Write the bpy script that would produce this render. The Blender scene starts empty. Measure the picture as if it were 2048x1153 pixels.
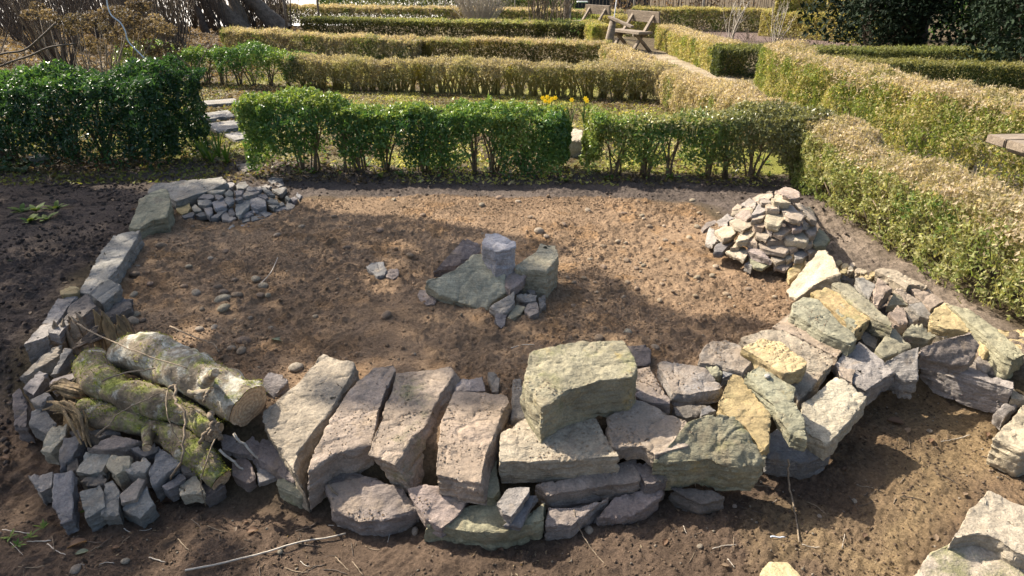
import bpy, bmesh, math, random
import numpy as np
from mathutils import Vector, Matrix, Euler
# ---------------------------------------------------------------- camera, sky, sun, exposure
SC = bpy.context.scene
COL = SC.collection
FOCAL = 1334.0; PITCH = math.radians(25.1); EYE = 1.6
cam = bpy.data.objects.new('camera', bpy.data.cameras.new('camera')); COL.objects.link(cam)
cam.data.sensor_width = 36.0; cam.data.lens = 36.0 * FOCAL / 2048.0
cam.data.clip_start = 0.05; cam.data.clip_end = 3000
cam.location = (0, 0, EYE); cam.rotation_euler = (math.pi / 2 - PITCH, 0, 0)
SC.camera = cam
SUN_EL = math.radians(43); SUN_H = Vector((-0.83, 0.56, 0)).normalized()
SUN = Vector((SUN_H.x * math.cos(SUN_EL), SUN_H.y * math.cos(SUN_EL), math.sin(SUN_EL)))
world = bpy.data.worlds.new('World'); SC.world = world; world.use_nodes = True
wn = world.node_tree.nodes; wl = world.node_tree.links
sky = wn.new('ShaderNodeTexSky'); sky.sky_type = 'NISHITA'; sky.sun_disc = False
sky.sun_elevation = SUN_EL; sky.sun_rotation = math.atan2(SUN_H.x, SUN_H.y)
sky.air_density = 1.0; sky.dust_density = 4.0; sky.ozone_density = 1.0
wl.new(sky.outputs[0], wn['Background'].inputs[0]); wn['Background'].inputs[1].default_value = 0.108
sun = bpy.data.objects.new('sun', bpy.data.lights.new('sun', 'SUN')); COL.objects.link(sun)
sun.data.energy = 5.0; sun.data.angle = math.radians(0.55); sun.data.color = (1.0, 0.90, 0.76)
sun.rotation_euler = (-SUN).to_track_quat('-Z', 'Y').to_euler(); sun.location = (-8, 6, 9)
SC.view_settings.view_transform = 'Standard'; SC.view_settings.look = 'None'
SC.view_settings.exposure = 1.1; SC.view_settings.gamma = 1.0
SC.view_settings.use_curve_mapping = False

# ---------------------------------------------------------------- helpers
R = random.Random(7); NP = np.random.default_rng(11)

def G(px, py, z=0.0):
    """a point of the place: where the line of sight through a photograph pixel meets height z"""
    dx = px - 1024.0; dy = 576.5 - py
    fy = FOCAL * math.cos(PITCH) + dy * math.sin(PITCH)
    fz = -FOCAL * math.sin(PITCH) + dy * math.cos(PITCH)
    k = (z - EYE) / fz
    return Vector((dx * k, fy * k, z))

def hash3(ix, iy, iz, seed):
    h = (ix.astype(np.int64) * 374761393 + iy.astype(np.int64) * 668265263 + iz.astype(np.int64) * 2147483647 + seed * 974634361) & 0xFFFFFFFF
    h = ((h ^ (h >> 13)) * 1274126177) & 0xFFFFFFFF
    h = ((h ^ (h >> 16)) * 2246822519) & 0xFFFFFFFF
    return ((h ^ (h >> 15)) & 0xFFFFFF).astype(np.float64) / 0xFFFFFF

def vnoise(p, seed=0):
    p = np.asarray(p, float); i = np.floor(p); f = p - i; f = f * f * (3 - 2 * f)
    x, y, z = i[:, 0], i[:, 1], i[:, 2]; out = 0
    for a in (0, 1):
        wa = f[:, 0] if a else 1 - f[:, 0]
        for b in (0, 1):
            wb = f[:, 1] if b else 1 - f[:, 1]
            for c in (0, 1):
                wc = f[:, 2] if c else 1 - f[:, 2]
                out = out + wa * wb * wc * hash3(x + a, y + b, z + c, seed)
    return out * 2 - 1

def fbm(p, seed=0, octs=4, lac=2.03, gain=0.5):
    s = 0; a = 1.0; t = 0
    for o in range(octs):
        s = s + a * vnoise(p * (lac ** o) + 17.3 * o, seed + o); t += a; a *= gain
    return s / t

def sstep(a, b, x):
    t = np.clip((x - a) / (b - a), 0, 1); return t * t * (3 - 2 * t)

def np_mesh(name, verts, faces, smooth=True, colors=None):
    me = bpy.data.meshes.new(name); verts = np.asarray(verts, np.float32)
    faces = np.asarray(faces, np.int32); n, k = faces.shape
    me.vertices.add(len(verts)); me.vertices.foreach_set('co', verts.ravel())
    me.loops.add(n * k); me.loops.foreach_set('vertex_index', faces.ravel())
    me.polygons.add(n); me.polygons.foreach_set('loop_start', np.arange(0, n * k, k, dtype=np.int32))
    me.polygons.foreach_set('loop_total', np.full(n, k, np.int32))
    me.polygons.foreach_set('use_smooth', np.full(n, smooth, bool))
    if colors is not None:
        a = me.color_attributes.new('Col', 'FLOAT_COLOR', 'POINT')
        c = np.ones((len(verts), 4), np.float32); c[:, :3] = colors; a.data.foreach_set('color', c.ravel())
    me.update(calc_edges=True)
    return me

def link(name, me, mat=None, parent=None, loc=None):
    o = bpy.data.objects.new(name, me); COL.objects.link(o)
    if mat is not None and me is not None and len(me.materials) == 0: me.materials.append(mat)
    if parent is not None: o.parent = parent
    if loc is not None: o.location = loc
    return o

def tag(o, label, cat, group=None):
    o['label'] = label; o['category'] = cat
    if group: o['group'] = group
    return o

def thing(name, label, cat, loc=(0, 0, 0), group=None):
    return tag(link(name, None, loc=loc), label, cat, group)

class Buf:
    """collects tubes, boxes and leaf cards of one part"""
    def __init__(s): s.v = []; s.f = []; s.n = 0; s.c = []
    def add(s, v, f, col=None):
        s.v.append(np.asarray(v, float)); s.f.append(np.asarray(f, int) + s.n); s.n += len(v)
        s.c.append(np.tile(np.array(col if col is not None else (1, 1, 1), float), (len(v), 1)) if (col is None or np.ndim(col) == 1) else np.asarray(col))
    def tube(s, pts, radii, k=6, col=None, cap=True):
        P = [Vector(p) for p in pts]; n = len(P)
        if not hasattr(radii, '__len__'): radii = [radii] * n
        vs = []; up = None
        for i, p in enumerate(P):
            d = (P[min(i + 1, n - 1)] - P[max(i - 1, 0)])
            d = d.normalized() if d.length > 1e-9 else Vector((0, 0, 1))
            if up is None: up = d.orthogonal().normalized()
            up = (up - d * up.dot(d)); up = up.normalized() if up.length > 1e-6 else d.orthogonal().normalized()
            sd = d.cross(up)
            for j in range(k):
                a = 2 * math.pi * j / k
                vs.append(p + (up * math.cos(a) + sd * math.sin(a)) * radii[i])
        f = [(i * k + j, i * k + (j + 1) % k, (i + 1) * k + (j + 1) % k, (i + 1) * k + j) for i in range(n - 1) for j in range(k)]
        if cap:
            m = len(vs); vs.append(P[0]); vs.append(P[-1])
            f += [(m, (j + 1) % k, j, j) for j in range(k)]
            f += [(m + 1, (n - 1) * k + j, (n - 1) * k + (j + 1) % k, (n - 1) * k + (j + 1) % k) for j in range(k)]
        s.add([tuple(q) for q in vs], f, col)
    def build(s, name, mat, parent=None, smooth=True, loc=None):
        v = np.concatenate(s.v); f = np.concatenate(s.f); c = np.concatenate(s.c)
        bad = f[:, 2] == f[:, 3] if f.shape[1] == 4 else np.zeros(len(f), bool)
        if loc is not None: v = v - np.array(loc)
        if bad.any():
            q, t = f[~bad], f[bad][:, :3]
            f = np.concatenate([q[:, [0, 1, 2]], q[:, [0, 2, 3]], t])
        return link(name, np_mesh(name, v, f, smooth, c), mat, parent, loc)

def box_bm(sx, sy, sz, bev=0.006, seed=0, wob=0.0):
    bm = bmesh.new(); bmesh.ops.create_cube(bm, size=1)
    for v in bm.verts: v.co = Vector((v.co.x * sx, v.co.y * sy, v.co.z * sz))
    rr = random.Random(seed)
    if wob:
        for v in bm.verts: v.co += Vector((rr.uniform(-wob, wob), rr.uniform(-wob, wob), rr.uniform(-wob, wob)))
    bmesh.ops.bevel(bm, geom=bm.edges[:], offset=bev, segments=2, affect='EDGES', clamp_overlap=True)
    return bm

def board(name, mat, parent, a, b, w, t, seed=0, up=(0, 0, 1), bev=0.006):
    """a plank from a to b, w across and t thick"""
    a = Vector(a); b = Vector(b); d = b - a; L = d.length; d.normalize()
    u = Vector(up); u = (u - d * u.dot(d)).normalized(); s = u.cross(d)
    bm = box_bm(L, w, t, bev, seed, 0.003)
    M = Matrix((d, s, u)).transposed().to_4x4(); M.translation = (a + b) / 2
    me = bpy.data.meshes.new(name); bm.to_mesh(me); bm.free()
    o = link(name, me, mat, parent)
    if parent is not None: M = Matrix.Translation(-Vector(parent.location)) @ M
    o.matrix_local = M
    return o

# ---------------------------------------------------------------- materials
def new_mat(name):
    m = bpy.data.materials.new(name); m.use_nodes = True
    nt = m.node_tree; b = nt.nodes['Principled BSDF']
    return m, nt, b
def N(nt, typ, **kw):
    n = nt.nodes.new(typ)
    for k, v in kw.items():
        if k == 'op': n.operation = v
        elif hasattr(n, k): setattr(n, k, v)
    return n
def noise(nt, vec, scale, detail=4, rough=0.55, dist=0.0):
    n = nt.nodes.new('ShaderNodeTexNoise'); n.inputs['Scale'].default_value = scale
    n.inputs['Detail'].default_value = detail; n.inputs['Roughness'].default_value = rough
    n.inputs['Distortion'].default_value = dist
    nt.links.new(vec, n.inputs['Vector']); return n.outputs[0]
def ramp(nt, src, lo, hi, a=0.0, b=1.0):
    n = nt.nodes.new('ShaderNodeMapRange'); n.interpolation_type = 'SMOOTHSTEP'
    n.inputs[1].default_value = lo; n.inputs[2].default_value = hi; n.inputs[3].default_value = a; n.inputs[4].default_value = b
    nt.links.new(src, n.inputs[0]); return n.outputs[0]
def mth(nt, op, a, b=None, clamp=False):
    n = nt.nodes.new('ShaderNodeMath'); n.operation = op; n.use_clamp = clamp
    for i, v in enumerate((a, b)):
        if v is None: continue
        if isinstance(v, (int, float)): n.inputs[i].default_value = v
        else: nt.links.new(v, n.inputs[i])
    return n.outputs[0]
def mix(nt, fac, a, b, mode='MIX'):
    n = nt.nodes.new('ShaderNodeMix'); n.data_type = 'RGBA'; n.blend_type = mode
    for sock, v in ((n.inputs[0], fac), (n.inputs[6], a), (n.inputs[7], b)):
        if isinstance(v, (int, float)): sock.default_value = v
        elif isinstance(v, tuple): sock.default_value = (*v, 1.0) if len(v) == 3 else v
        else: nt.links.new(v, sock)
    return n.outputs[2]
def bump(nt, b, h, strength, dist, prev=None):
    n = nt.nodes.new('ShaderNodeBump'); n.inputs['Strength'].default_value = strength; n.inputs['Distance'].default_value = dist
    nt.links.new(h, n.inputs['Height'])
    if prev is not None: nt.links.new(prev, n.inputs['Normal'])
    nt.links.new(n.outputs[0], b.inputs['Normal']); return n.outputs[0]
def coords(nt, kind='Object'):
    return nt.nodes.new('ShaderNodeTexCoord').outputs[kind]
def objattr(nt, name):
    n = nt.nodes.new('ShaderNodeAttribute'); n.attribute_type = 'OBJECT'; n.attribute_name = name; return n.outputs['Fac']
def upness(nt):
    g = nt.nodes.new('ShaderNodeNewGeometry'); s = nt.nodes.new('ShaderNodeSeparateXYZ')
    nt.links.new(g.outputs['Normal'], s.inputs[0]); return s.outputs[2]

def stone_material():
    m, nt, b = new_mat('quarry_stone')
    info = nt.nodes.new('ShaderNodeObjectInfo')
    off = nt.nodes.new('ShaderNodeVectorMath'); off.operation = 'ADD'
    nt.links.new(coords(nt), off.inputs[0])
    sc = nt.nodes.new('ShaderNodeVectorMath'); sc.operation = 'SCALE'; sc.inputs['Scale'].default_value = 37.0
    cmb = nt.nodes.new('ShaderNodeCombineXYZ')
    for i in range(3): nt.links.new(info.outputs['Random'], cmb.inputs[i])
    nt.links.new(cmb.outputs[0], sc.inputs[0]); nt.links.new(sc.outputs[0], off.inputs[1])
    V = off.outputs[0]
    big = noise(nt, V, 5.0, 6, 0.62); mid = noise(nt, V, 22.0, 6, 0.65, 0.6); fine = noise(nt, V, 120.0, 5, 0.7)
    c = mix(nt, 1.0, info.outputs['Color'], ramp(nt, big, 0.3, 0.72, 0.74, 1.22), 'MULTIPLY')
    c = mix(nt, 1.0, c, ramp(nt, mid, 0.25, 0.75, 0.8, 1.17), 'MULTIPLY')
    c = mix(nt, 1.0, c, ramp(nt, fine, 0.25, 0.75, 0.72, 1.22), 'MULTIPLY')
    # warm iron staining with a shape of its own
    st = noise(nt, V, 7.5, 5, 0.6, 1.0)
    c = mix(nt, mth(nt, 'MULTIPLY', ramp(nt, st, 0.55, 0.7), 0.3), c, (0.34, 0.25, 0.15))
    # ochre lichen crust
    oc = mth(nt, 'ADD', noise(nt, V, 9.0, 8, 0.7), mth(nt, 'MULTIPLY', objattr(nt, 'ochre'), 0.45))
    ocm = ramp(nt, oc, 0.66, 0.84)
    c = mix(nt, ocm, c, mix(nt, mid, (0.22, 0.16, 0.06), (0.48, 0.37, 0.15)))
    # moss and algae
    ms = mth(nt, 'ADD', noise(nt, V, 6.5, 8, 0.72), mth(nt, 'MULTIPLY', objattr(nt, 'moss'), 0.45))
    msm = ramp(nt, ms, 0.66, 0.86)
    c = mix(nt, mth(nt, 'MULTIPLY', msm, 0.8), c, mix(nt, fine, (0.09, 0.10, 0.035), (0.28, 0.27, 0.13)))
    # soil dusted over what faces up
    du = mth(nt, 'ADD', noise(nt, V, 8.0, 6, 0.65), mth(nt, 'MULTIPLY', objattr(nt, 'dust'), 0.4))
    dum = mth(nt, 'MULTIPLY', ramp(nt, du, 0.62, 0.8), ramp(nt, upness(nt), 0.3, 0.75))
    c = mix(nt, mth(nt, 'MULTIPLY', dum, 0.6), c, mix(nt, fine, (0.20, 0.152, 0.108), (0.35, 0.28, 0.205)))
    # pale chips and scratches
    sp = noise(nt, V, 55.0, 3, 0.6, 2.0)
    c = mix(nt, mth(nt, 'MULTIPLY', ramp(nt, sp, 0.70, 0.76), 0.55), c, (0.55, 0.52, 0.47))
    nt.links.new(c, b.inputs['Base Color'])
    b.inputs['Roughness'].default_value = 0.86; b.inputs['Specular IOR Level'].default_value = 0.3
    lay = nt.nodes.new('ShaderNodeMapping'); lay.inputs['Scale'].default_value = (1, 1, 6); nt.links.new(V, lay.inputs[0])
    h1 = bump(nt, b, noise(nt, lay.outputs[0], 18.0, 9, 0.66, 0.3), 0.6, 0.02)
    vor = nt.nodes.new('ShaderNodeTexVoronoi'); vor.inputs['Scale'].default_value = 70.0; nt.links.new(V, vor.inputs['Vector'])
    h1 = bump(nt, b, vor.outputs['Distance'], 0.12, 0.005, h1)
    bump(nt, b, fine, 0.7, 0.006, h1)
    return m
def attr_col(nt):
    n = nt.nodes.new('ShaderNodeVertexColor'); n.layer_name = 'Col'; return n.outputs[0]
def soil_material(name, rough_bump=0.8):
    m, nt, b = new_mat(name); V = coords(nt)
    a = noise(nt, V, 3.0, 6, 0.6); f = noise(nt, V, 70.0, 6, 0.72); g = noise(nt, V, 260.0, 4, 0.7)
    c = mix(nt, 1.0, attr_col(nt), ramp(nt, a, 0.3, 0.7, 0.78, 1.2), 'MULTIPLY')
    c = mix(nt, 1.0, c, ramp(nt, f, 0.25, 0.75, 0.6, 1.35), 'MULTIPLY')
    c = mix(nt, mth(nt, 'MULTIPLY', ramp(nt, g, 0.66, 0.74), 0.35), c, (0.42, 0.34, 0.25))
    nt.links.new(c, b.inputs['Base Color']); b.inputs['Roughness'].default_value = 0.95
    b.inputs['Specular IOR Level'].default_value = 0.15
    h = bump(nt, b, f, 1.0, 0.03 * rough_bump); bump(nt, b, g, 0.8, 0.008, h)
    return m
def leaf_material(name, rough=0.42, trans=0.3, spec=0.5):
    m, nt, b = new_mat(name); c = attr_col(nt)
    nt.links.new(c, b.inputs['Base Color']); b.inputs['Roughness'].default_value = rough
    b.inputs['Specular IOR Level'].default_value = spec
    t = nt.nodes.new('ShaderNodeBsdfTranslucent'); s = nt.nodes.new('ShaderNodeMixShader'); s.inputs[0].default_value = trans
    nt.links.new(mix(nt, 1.0, c, (1.25, 1.2, 0.7), 'MULTIPLY'), t.inputs[0])
    nt.links.new(b.outputs[0], s.inputs[1]); nt.links.new(t.outputs[0], s.inputs[2])
    nt.links.new(s.outputs[0], nt.nodes['Material Output'].inputs[0])
    return m
def wood_material(name, c1, c2, scale=(2, 14, 14), bstr=0.5):
    m, nt, b = new_mat(name); mp = nt.nodes.new('ShaderNodeMapping'); mp.inputs['Scale'].default_value = scale
    nt.links.new(coords(nt), mp.inputs[0]); V = mp.outputs[0]
    a = noise(nt, V, 3.0, 7, 0.65, 0.8); f = noise(nt, V, 14.0, 5, 0.7)
    c = mix(nt, ramp(nt, a, 0.3, 0.7), c1, c2); c = mix(nt, 1.0, c, ramp(nt, f, 0.3, 0.7, 0.75, 1.2), 'MULTIPLY')
    nt.links.new(c, b.inputs['Base Color']); b.inputs['Roughness'].default_value = 0.85
    bump(nt, b, a, bstr, 0.01); return m
def bark_material(name, bark1, bark2, moss_amt, lichen_amt):
    m, nt, b = new_mat(name); V = coords(nt)
    a = noise(nt, V, 9.0, 7, 0.65, 0.8); f = noise(nt, V, 60.0, 6, 0.7)
    c = mix(nt, ramp(nt, a, 0.3, 0.7), bark1, bark2)
    l = noise(nt, V, 13.0, 7, 0.68, 0.4)
    c = mix(nt, ramp(nt, mth(nt, 'ADD', l, lichen_amt), 0.62, 0.74), c, mix(nt, f, (0.30, 0.28, 0.22), (0.58, 0.55, 0.46)))
    mo = noise(nt, V, 10.0, 8, 0.7, 0.6)
    mo = mth(nt, 'ADD', mth(nt, 'ADD', mo, moss_amt), mth(nt, 'MULTIPLY', upness(nt), 0.06))
    c = mix(nt, ramp(nt, mo, 0.58, 0.74), c, mix(nt, f, (0.07, 0.09, 0.02), (0.33, 0.35, 0.09)))
    c = mix(nt, 1.0, c, ramp(nt, f, 0.25, 0.75, 0.6, 1.3), 'MULTIPLY')
    nt.links.new(c, b.inputs['Base Color']); b.inputs['Roughness'].default_value = 0.9
    b.inputs['Specular IOR Level'].default_value = 0.2
    h = bump(nt, b, a, 0.7, 0.02); bump(nt, b, f, 0.8, 0.008, h); return m
def plain_material(name, c1, c2, scale=20.0, rough=0.8, bstr=0.3):
    m, nt, b = new_mat(name); V = coords(nt); a = noise(nt, V, scale, 6, 0.65)
    nt.links.new(mix(nt, ramp(nt, a, 0.3, 0.7), c1, c2), b.inputs['Base Color'])
    b.inputs['Roughness'].default_value = rough; bump(nt, b, a, bstr, 0.01); return m
def end_grain_material(name):
    m, nt, b = new_mat(name); V = coords(nt)
    w = nt.nodes.new('ShaderNodeTexWave'); w.wave_type = 'RINGS'; w.rings_direction = 'X'
    w.inputs['Scale'].default_value = 18.0; w.inputs['Distortion'].default_value = 3.0; w.inputs['Detail'].default_value = 3.0
    nt.links.new(V, w.inputs[0]); f = noise(nt, V, 90.0, 5, 0.7)
    c = mix(nt, w.outputs['Fac'], (0.46, 0.32, 0.19), (0.56, 0.42, 0.27)); c = mix(nt, 1.0, c, ramp(nt, f, 0.25, 0.75, 0.5, 1.3), 'MULTIPLY')
    c = mix(nt, ramp(nt, noise(nt, V, 14.0, 5, 0.65), 0.55, 0.75, 0, .6), c, (0.16, 0.11, 0.07))
    nt.links.new(c, b.inputs['Base Color']); b.inputs['Roughness'].default_value = 0.9; bump(nt, b, w.outputs['Fac'], 0.3, 0.003); return m

STONE = stone_material()
SOIL = soil_material('soil'); CLOD = soil_material('soil_crumb', 0.5)
LEAF_GLOSSY = leaf_material('glossy_leaf', 0.36, 0.34, 0.5)
LEAF_CONIFER = leaf_material('conifer_leaf', 0.7, 0.08, 0.15)
LEAF_DULL = leaf_material('dull_leaf', 0.6, 0.42, 0.25)
STEM = wood_material('twig_bark', (0.13, 0.095, 0.06), (0.28, 0.22, 0.15))
DARKSTEM = wood_material('dark_twig_bark', (0.05, 0.038, 0.028), (0.13, 0.10, 0.075))
MOSSYSTEM = wood_material('mossy_yellow_stem', (0.16, 0.13, 0.05), (0.42, 0.36, 0.11))
PALESTEM = wood_material('pale_twig_bark', (0.36, 0.32, 0.26), (0.52, 0.47, 0.39))
OLDWOOD = wood_material('weathered_wood', (0.13, 0.10, 0.072), (0.29, 0.235, 0.175))
GREYWOOD = wood_material('silvered_wood', (0.30, 0.27, 0.23), (0.46, 0.42, 0.36))
ROTWOOD = wood_material('rotten_wood', (0.075, 0.05, 0.028), (0.30, 0.215, 0.105), (12, 12, 2), 0.8)
SHEDWOOD = wood_material('shed_boards', (0.02, 0.018, 0.016), (0.05, 0.045, 0.04), (10, 10, 2))
TRUNK = bark_material('tree_bark', (0.10, 0.08, 0.06), (0.22, 0.18, 0.14), -0.2, -0.05)
DARKTRUNK = bark_material('dark_tree_bark', (0.05, 0.04, 0.03), (0.13, 0.10, 0.08), -0.2, -0.2)
MOSSLOG = bark_material('mossy_bark', (0.12, 0.095, 0.065), (0.30, 0.24, 0.16), 0.09, 0.09)
PALELOG = bark_material('pale_mossy_bark', (0.16, 0.13, 0.09), (0.34, 0.28, 0.2), 0.03, 0.16)
ENDGRAIN = end_grain_material('sawn_end_grain')
SLAB = plain_material('paving_slab', (0.27, 0.25, 0.22), (0.4, 0.38, 0.33), 14.0, 0.9)
PETAL = leaf_material('petal', 0.6, 0.35, 0.2)
WHITEPLASTIC = plain_material('white_paint', (0.72, 0.72, 0.72), (0.82, 0.82, 0.82), 8.0, 0.5, 0.05)
BLUEWHITE = plain_material('silver_ribbon', (0.45, 0.52, 0.6), (0.75, 0.8, 0.86), 30.0, 0.25, 0.05)
# ---------------------------------------------------------------- the ground
WALL = [G(px, py, -0.06) for px, py in ((-260, 740), (60, 770), (220, 870), (420, 905), (560, 920), (800, 950), (1000, 965), (1250, 920), (1480, 860), (1640, 780), (1760, 735), (1900, 735), (2060, 800), (2300, 860))]
WX = np.array([p.x for p in WALL]); WY = np.array([p.y for p in WALL])
def base_z(x, y):
    x = np.asarray(x, float); y = np.asarray(y, float)
    yw = np.interp(x, WX, WY)
    drop = -0.20 * sstep(-0.16, 0.14, yw - y)
    far = -7.0 * sstep(24, 60, y) * sstep(-2, -9, x)            # ground dropped away on the left to open the bright gap
    return drop + far
def gz(x, y): return float(base_z(np.array([x]), np.array([y]))[0])
def in_poly(x, y, poly):
    c = np.zeros(len(x), bool); n = len(poly)
    for i in range(n):
        x1, y1 = poly[i]; x2, y2 = poly[(i + 1) % n]
        k = ((y1 > y) != (y2 > y)) & (x < (x2 - x1) * (y - y1) / (y2 - y1 + 1e-12) + x1); c ^= k
    return c
def soft_poly(x, y, pts, wob=0.12, seed=3, soft=0.06):
    """1 inside, 0 outside with a ragged soft edge"""
    p3 = np.stack([x, y, x * 0], 1); ox = fbm(p3 * 3.1, seed, 3) * wob; oy = fbm(p3 * 3.1 + 40, seed + 9, 3) * wob
    acc = 0
    for a, b in ((0, 0), (soft, 0), (-soft, 0), (0, soft), (0, -soft)): acc = acc + in_poly(x + ox + a, y + oy + b, pts)
    return acc / 5.0
def P2(lst, z=0.0): return [(G(a, b, z).x, G(a, b, z).y) for a, b in lst]
BED = P2([(300, 405), (400, 445), (470, 452), (610, 405), (900, 392), (1200, 398), (1380, 412), (1420, 440), (1640, 560), (1600, 700), (1450, 800), (1000, 880), (700, 880), (500, 820), (190, 720), (130, 660), (240, 520)])
BACKSTRIP = P2([(-200, 300), (1650, 355), (1720, 480), (1640, 520), (1400, 410), (1200, 398), (900, 392), (600, 402), (300, 400), (-300, 420)])
LEFTSOIL = P2([(300, 360), (290, 420), (50, 700), (-60, 1000), (-900, 1000), (-900, 330)])
PATH = P2([(1900, 330), (2400, 560), (2400, 420), (2300, 400), (1640, 250), (1560, 200), (1470, 160), (1330, 105), (1290, 108), (1480, 200), (1600, 260), (1760, 300)])
HEDGEFOOT = P2([(1640, 400), (1780, 500), (2150, 700), (2150, 800), (1850, 700), (1640, 560), (1600, 480)])
LAWN = P2([(1080, 18), (1180, 18), (1190, 70), (1120, 60)])
YELLOWMUD = P2([(1790, 770), (2000, 830), (1990, 900), (1860, 960), (1850, 1030), (1700, 1150), (1500, 1160), (1760, 930)], -0.2)
RIGHTBED = P2([(1280, 45), (1700, 78), (1740, 100), (1440, 82), (1290, 62)])
def axis(lo, hi, d0, d1, step):
    a = list(np.arange(d0, d1 + 1e-9, step)); s = step; p = a[-1]
    while p < hi: s = min(s * 1.22, 60); p += s; a.append(p)
    s = step; p = a[0]; pre = []
    while p > lo: s = min(s * 1.22, 60); p -= s; pre.append(p)
    return np.array(pre[::-1] + a)
def build_ground():
    xs = axis(-900, 900, -3.15, 2.95, 0.0143); ys = axis(-6, 1500, 1.05, 5.75, 0.0143)
    X, Y = np.meshgrid(xs, ys); x = X.ravel(); y = Y.ravel(); p = np.stack([x, y, x * 0], 1)
    near = sstep(9, 5.5, y) * sstep(6, 3.6, np.abs(x))
    z = base_z(x, y)
    bed = soft_poly(x, y, BED); left = soft_poly(x, y, LEFTSOIL, 0.2); strip = soft_poly(x, y, BACKSTRIP, 0.15); path = soft_poly(x, y, PATH, 0.15); foot = soft_poly(x, y, HEDGEFOOT, 0.15)
    front = sstep(-0.02, 0.2, np.interp(x, WX, WY) - y)
    lawn = soft_poly(x, y, LAWN, 0.4); ym = soft_poly(x, y, YELLOWMUD, 0.25, 5, 0.1); rb = soft_poly(x, y, RIGHTBED, 0.4)
    # relief
    smooth_patch = sstep(0.12, 0.38, fbm(p * 1.7 + 3, 31, 2))                    # trodden and raked smooth
    lump = np.maximum(0, fbm(p * 26, 5, 2)) ** 1.1 * 0.028 + np.maximum(0, fbm(p * 52 + 9, 8, 2)) * 0.025
    lump = lump * (1 - 0.75 * smooth_patch)
    coarse = fbm(p * 2.6, 2, 3) * 0.022 + fbm(p * 9, 4, 3) * 0.012
    amt = bed * 1.0 + left * 1.25 + strip * 0.8 + front * 0.7 + foot * .8
    z = z + near * (coarse * np.clip(0.35 + amt * 0.5, 0, 1) + lump * np.clip(amt, 0.12, 1.2))
    z = z + bed * near * 0.02
    rut = np.abs(((x * 0.35 + y) * 14 + fbm(p * 4, 77, 2)) % 1 - 0.5) * 2        # tyre tread pressed into the soil
    rutm = bed * near * sstep(0.35, 0.55, fbm(p * 1.3 + 50, 91, 2))
    z = z + rutm * 0.012 * (rut - 0.5)
    tr = np.abs(((x * 0.8 - y * 0.6) * 30 + 1.2 * fbm(p * 6, 78, 2)) % 1 - 0.5) * 2
    z = z + front * near * sstep(0.1, 0.3, fbm(p * 2.1 + 8, 93, 2)) * 0.008 * (tr - 0.5) + front * near * fbm(p * 5 + 4, 94, 3) * 0.012
    # soils, with some shade and sky brightness coloured in
    n1 = fbm(p * 1.1, 12, 4); n2 = fbm(p * 6.0, 13, 4); n3 = fbm(p * 0.25, 15, 3)
    def C(*c): return np.array(c)[None, :]
    def lerp(a, b, t): return a + (b - a) * t[:, None]
    col = np.tile(C(0.105, 0.080, 0.048), (len(x), 1))
    col = lerp(col, C(0.26, 0.27, 0.055), sstep(-0.12, 0.2, n1 + 0.6 * n2) * 0.85 * sstep(5.2, 5.7, y) * sstep(15, 11, y) * sstep(-6.5, -4, x))
    col = lerp(col, C(0.38, 0.33, 0.19), sstep(0.1, 0.4, n2 - 0.4 * n1) * 0.5 * sstep(5.4, 5.9, y) * sstep(30, 14, y))
    col = lerp(col, C(0.14, 0.113, 0.095), strip)  # grey soil, darkened where the front hedge's shadow falls
    col = lerp(col, C(0.115, 0.09, 0.074), left)
    col = lerp(col, C(0.145, 0.102, 0.072), front)
    col = lerp(col, C(0.25, 0.17, 0.095), front * sstep(0.05, 0.35, n1) * 0.6)
    col = lerp(col, C(0.33, 0.24, 0.13), ym * front * 0.7)
    col = lerp(col, C(0.25, 0.20, 0.155), foot)
    col = lerp(col, C(0.40, 0.33, 0.23), path)
    bedc = lerp(np.tile(C(0.335, 0.232, 0.145), (len(x), 1)), C(0.37, 0.225, 0.11), sstep(0.15, 0.4, n2) * 0.6)
    bedc = lerp(bedc, C(0.25, 0.168, 0.105), sstep(0.0, 0.35, n1) * 0.5)
    col = lerp(col, bedc, bed)
    col = lerp(col, C(0.10, 0.21, 0.025), lawn); col = lerp(col, C(0.17, 0.125, 0.11), rb)
    skygap = sstep(24, 40, y) * sstep(-3, -7, x)
    col = lerp(col, C(0.62, 0.60, 0.56), skygap)  # near-white ground stands in for the bright sky behind the twigs
    nx, ny = len(xs), len(ys); i = np.arange(nx * ny).reshape(ny, nx)
    f = np.stack([i[:-1, :-1].ravel(), i[:-1, 1:].ravel(), i[1:, 1:].ravel(), i[1:, :-1].ravel()], 1)
    o = link('ground', np_mesh('ground', np.stack([x, y, z], 1), f, True, col), SOIL); o['kind'] = 'structure'
    return xs, ys, z.reshape(ny, nx)
GXS, GYS, GZ = build_ground()
def surf(x, y):
    """height of the ground as built"""
    x = np.atleast_1d(np.asarray(x, float)); y = np.atleast_1d(np.asarray(y, float))
    i = np.clip(np.searchsorted(GXS, x) - 1, 0, len(GXS) - 2); j = np.clip(np.searchsorted(GYS, y) - 1, 0, len(GYS) - 2)
    u = np.clip((x - GXS[i]) / (GXS[i + 1] - GXS[i]), 0, 1); v = np.clip((y - GYS[j]) / (GYS[j + 1] - GYS[j]), 0, 1)
    return GZ[j, i] * (1 - u) * (1 - v) + GZ[j, i + 1] * u * (1 - v) + GZ[j + 1, i] * (1 - u) * v + GZ[j + 1, i + 1] * u * v
def sf(x, y): return float(surf(x, y)[0])

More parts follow.
